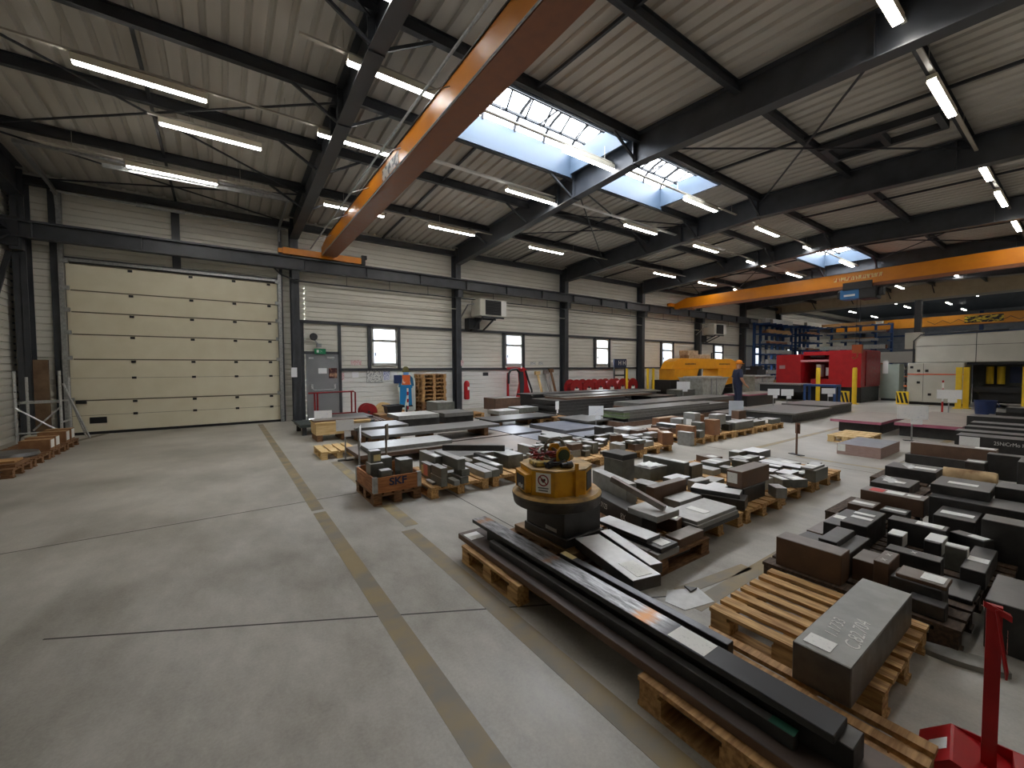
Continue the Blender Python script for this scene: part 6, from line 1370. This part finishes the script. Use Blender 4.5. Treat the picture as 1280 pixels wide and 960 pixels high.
# blue cantilever racks
def rack(x, y, L_, H_, lv, lab, ax, seed, short):
    r = empty('cantilever_rack', (x, y, 0), lab, 'rack'); rnd = random.Random(seed); n = int(L_/.8)+1
    T = (lambda u, v: (u, v)) if ax == 'x' else (lambda u, v: (v, u))
    def bx(m, u0, u1, v0, v1, z0, z1): (a, c), (b, d) = T(u0, v0), T(u1, v1); m.box(min(a,b), max(a,b), min(c,d), max(c,d), z0, z1)
    for i in range(n):
        u = -L_/2+L_*i/(n-1); m = MB(); bx(m, u-.07, u+.07, .0, .16, 0, H_); m.build('upright', M_blue, r)
        for k in range(lv): m = MB(); z = .35+(H_-.5)*k/(lv-1); bx(m, u-.04, u+.04, -.95, 0, z, z+.09); m.build('arm', M_blue, r)
    
    for z_ in (H_-.15, .2): m = MB(); bx(m, -L_/2, L_/2, .05, .12, z_, z_+.1); m.build('brace', M_blue, r)
    base = (x, y)
    colr = [M_wood, S['R'][0], M_galv, S['G'][0], M_orange_d, S['O'][0], mk('copper brown bar', W(170,120,84), W(150,100,70), 6, .5), M_cream]
    for k in range(lv):
        z = .35+(H_-.5)*k/(lv-1)+.09
        for j in range(rnd.randint(2, 3)):
            v = -.85+.28*j; ll = L_*(.55+.4*rnd.random()); hh = .12+.2*rnd.random(); c0 = (rnd.random()-.5)*(L_-ll); m = MB(); bx(m, c0-ll/2, c0+ll/2, v, v+.2, z, z+hh)
            o = m.build('bar_stock', colr[rnd.randrange(len(colr))], loc=(base[0], base[1], 0))
            tag(o, f"bars on level {['one','two','three','four','five','six','seven','eight'][k]} of the {short} blue rack, {['front','middle','back'][j]} place", 'bar stock', 'bars on the blue racks')
rack(33., 13.9, 4.6, 4.75, 7, 'blue rack by the window wall holding bars before the header', 'x', 5, 'wall side')
rack(42.2, 11.6, 4.8, 5.0, 8, 'wide blue rack in the far hall holding long bars', 'y', 12, 'far hall')
rack(38.4, 13.9, 3.2, 4.9, 8, 'blue rack by the window wall just past the header', 'x', 15, 'corner')
o = box_thing('wall_cabinet', 'pale box on the dark post left of the beige machine', 'box', (34.5,34.9,6.1,6.9,2.7,3.7), mat=M_cream); 
o = box_thing('steel_post', 'dark post standing left of the beige machine in the far hall', 'post', (35.0,35.3,6.3,6.6,0,5.7), mat=M_structd)
st_ = empty('storage_shelf', (33.5, 7.4, 0), 'low shelf of long bars in the distance between the machines', 'shelf')
for k in range(4): MB().box(-.5,.5,-.9,.9,.25+.4*k,.31+.4*k).build('shelf_board', M_cream, st_); MB().box(-.45,.3,-.8,.7,.31+.4*k,.42+.4*k).build('stored_bars', [S['R'][0], S['K'][0], M_galv, S['G'][0]][k], st_)
for y in (-.88,.88): MB().box(-.5,-.44,y-.03,y+.03,0,1.7).box(.44,.5,y-.03,y+.03,0,1.7).build('shelf_post', M_structd, st_)
st2 = empty('white_board', (40., 8.3, 1.9), 'pale lit board low behind the far blue rack', 'board'); MB().box(-.03,.03,-1.1,1.1,0,.8).build('panel', M_white, st2); MB().box(-.03,.03,-1.1,-1.04,-1.9,0).box(-.03,.03,1.04,1.1,-1.9,0).build('leg', M_galv, st2)
# far wall details
struct(MB().box(XF-.2,XF-.05,6.0,6.25,0,6.6).box(XF-.2,XF-.05,1.5,1.75,0,6.6).box(XF-.25,XF-.05,-2.8,14.8,4.6,4.75).build('far_column', M_blue))
m = MB(); m.tube([(XR+4, 1.9, 2.5), (XR+4, 1.9, 6.6)], .16, 12); struct(m.build('vent_pipe', M_white))
# bare tree outside the second window
tr_ = empty('bare_tree', (11.6, 19.5, -.3), 'bare tree outside the second window', 'tree'); rnd = random.Random(11); m = MB()
def branch(p, d, L_, r_, n):
    q = p+d*L_; m.tube([p, p+d*L_*.5+Vector((rnd.uniform(-.1,.1), rnd.uniform(-.1,.1), .05))*L_, q], [r_, r_*.8, r_*.55], 6)
    if n:
        for k in range(3): branch(p+(q-p)*rnd.uniform(.5,1), (d+Vector((rnd.uniform(-.9,.9), rnd.uniform(-.9,.9), rnd.uniform(-.2,.5)))).normalized(), L_*rnd.uniform(.55,.8), r_*.5, n-1)
branch(Vector((0,0,0)), Vector((.05,0,1)), 2.0, .12, 4); m.build('trunk_and_branches', M_bark, tr_)

# ------------------------------------------------------------------ worker with an orange cap
def person(loc, rz):
    root = empty('person', loc, 'person in dark overalls and an orange cap standing by the grey bins', 'person', rz=rz)
    V = {'pel': (0,0,.93), 'abd': (0,0,1.08), 'che': (0,-.01,1.30), 'nec': (0,-.02,1.48), 'hd0': (0,-.03,1.56), 'hd1': (0,-.035,1.68), 'hd2': (0,-.03,1.75),
         'shL': (-.17,0,1.42), 'elL': (-.27,.02,1.15), 'wrL': (-.24,-.14,.93), 'shR': (.17,0,1.42), 'elR': (.29,.0,1.15), 'wrR': (.24,-.20,.98),
         'hiL': (-.09,0,.88), 'knL': (-.10,-.03,.50), 'anL': (-.10,.02,.09), 'toL': (-.11,-.14,.05), 'hiR': (.09,0,.88), 'knR': (.12,-.05,.50), 'anR': (.13,.0,.09), 'toR': (.14,-.16,.05)}
    Rr = {'pel': .145, 'abd': .13, 'che': .155, 'nec': .058, 'hd0': .075, 'hd1': .095, 'hd2': .07, 'shL': .065, 'shR': .065, 'elL': .047, 'elR': .047, 'wrL': .032, 'wrR': .032, 'hiL': .09, 'hiR': .09, 'knL': .062, 'knR': .062, 'anL': .042, 'anR': .042, 'toL': .036, 'toR': .036}
    E = [('pel','abd'),('abd','che'),('che','nec'),('nec','hd0'),('hd0','hd1'),('hd1','hd2'),('che','shL'),('shL','elL'),('elL','wrL'),('che','shR'),('shR','elR'),('elR','wrR'),('pel','hiL'),('hiL','knL'),('knL','anL'),('anL','toL'),('pel','hiR'),('hiR','knR'),('knR','anR'),('anR','toR')]
    def skin(nm, keys, edges, mat, grow=0., extra=None, sub=2):
        pts = dict(V); rad = dict(Rr)
        if extra: 
            for k, (p, r_) in extra.items(): pts[k] = p; rad[k] = r_
        ks = list(keys); me = bpy.data.meshes.new(nm); me.from_pydata([pts[k] for k in ks], [(ks.index(a), ks.index(b)) for a, b in edges], [])
        o = bpy.data.objects.new(nm, me); COL.objects.link(o); o.parent = root
        md = o.modifiers.new('skin', 'SKIN')
        for i, k in enumerate(ks): me.skin_vertices[0].data[i].radius = (rad[k]+grow,)*2
        me.skin_vertices[0].data[0].use_root = True
        md.use_smooth_shade = True; s_ = o.modifiers.new('sub', 'SUBSURF'); s_.levels = s_.render_levels = sub; me.materials.append(mat); return o
    hand = {}; he = []
    for s, w_ in ((-1, 'wrL'), (1, 'wrR')):
        x, y, z = V[w_]; pk = 'pm%d' % s; hand[pk] = ((x, y-.06, z-.05), .030); he.append((w_, pk))
        for f in range(4):
            a, b = 'f%d%da' % (s, f), 'f%d%db' % (s, f); dx = (f-1.5)*.019
            hand[a] = ((x+dx, y-.10, z-.085), .0095); hand[b] = ((x+dx, y-.105, z-.125+.006*abs(f-1)), .008); he += [(pk, a), (a, b)]
        t1 = 't%d' % s; t2 = 'u%d' % s; hand[t1] = ((x-s*.035, y-.07, z-.06), .011); hand[t2] = ((x-s*.042, y-.095, z-.085), .009); he += [(pk, t1), (t1, t2)]
    skin('body', ['pel']+[k for k in V if k != 'pel']+list(hand), E+he, M_skin, 0, hand)
    skin('overalls', ['pel','abd','che','shL','elL','shR','elR','hiL','knL','anL','hiR','knR','anR'], [e_ for e_ in E if all(k in ('pel','abd','che','shL','elL','shR','elR','hiL','knL','anL','hiR','knR','anR') for k in e_)], M_navy, .018)
    for k in 'LR': x, y, z = V['an'+k]; MB().prism([(-.055,.06),(.055,.06),(.06,-.12),(.035,-.21),(-.035,-.21),(-.06,-.12)], 0, .10).build('shoe', M_black, root, bevel=.02, loc=(x, y, 0))
    m = MB(); m.lathe([(.112,0),(.118,.03),(.11,.09),(.07,.135),(.01,.15)], (0,-.03,1.66), 20); m.prism([(-.085,-.10),(.085,-.10),(.06,-.19),(-.06,-.19)], 1.665, 1.685); m.build('cap', M_cap, root, smooth=True)
    fc = MB(); fc.box(-.045,-.025,-.128,-.118,1.635,1.645).box(.025,.045,-.128,-.118,1.635,1.645).box(-.025,.025,-.128,-.118,1.575,1.582); fc.build('eyes_and_mouth', M_black, root)
    MB().prism([(-.014,1.6),(.014,1.6),(.006,1.64),(-.006,1.64)], -.15, -.11, 'y').build('nose', M_skin, root)
    for s in (-1, 1): MB().lathe([(.022,-.008),(.024,0),(.016,.008)], (s*.097,-.025,1.63), 10, 'x').build('ear', M_skin, root, smooth=True)
    root.scale = (1.06, 1.06, 1.06)
    return root
person((15.85, 7.78, .0), .95)
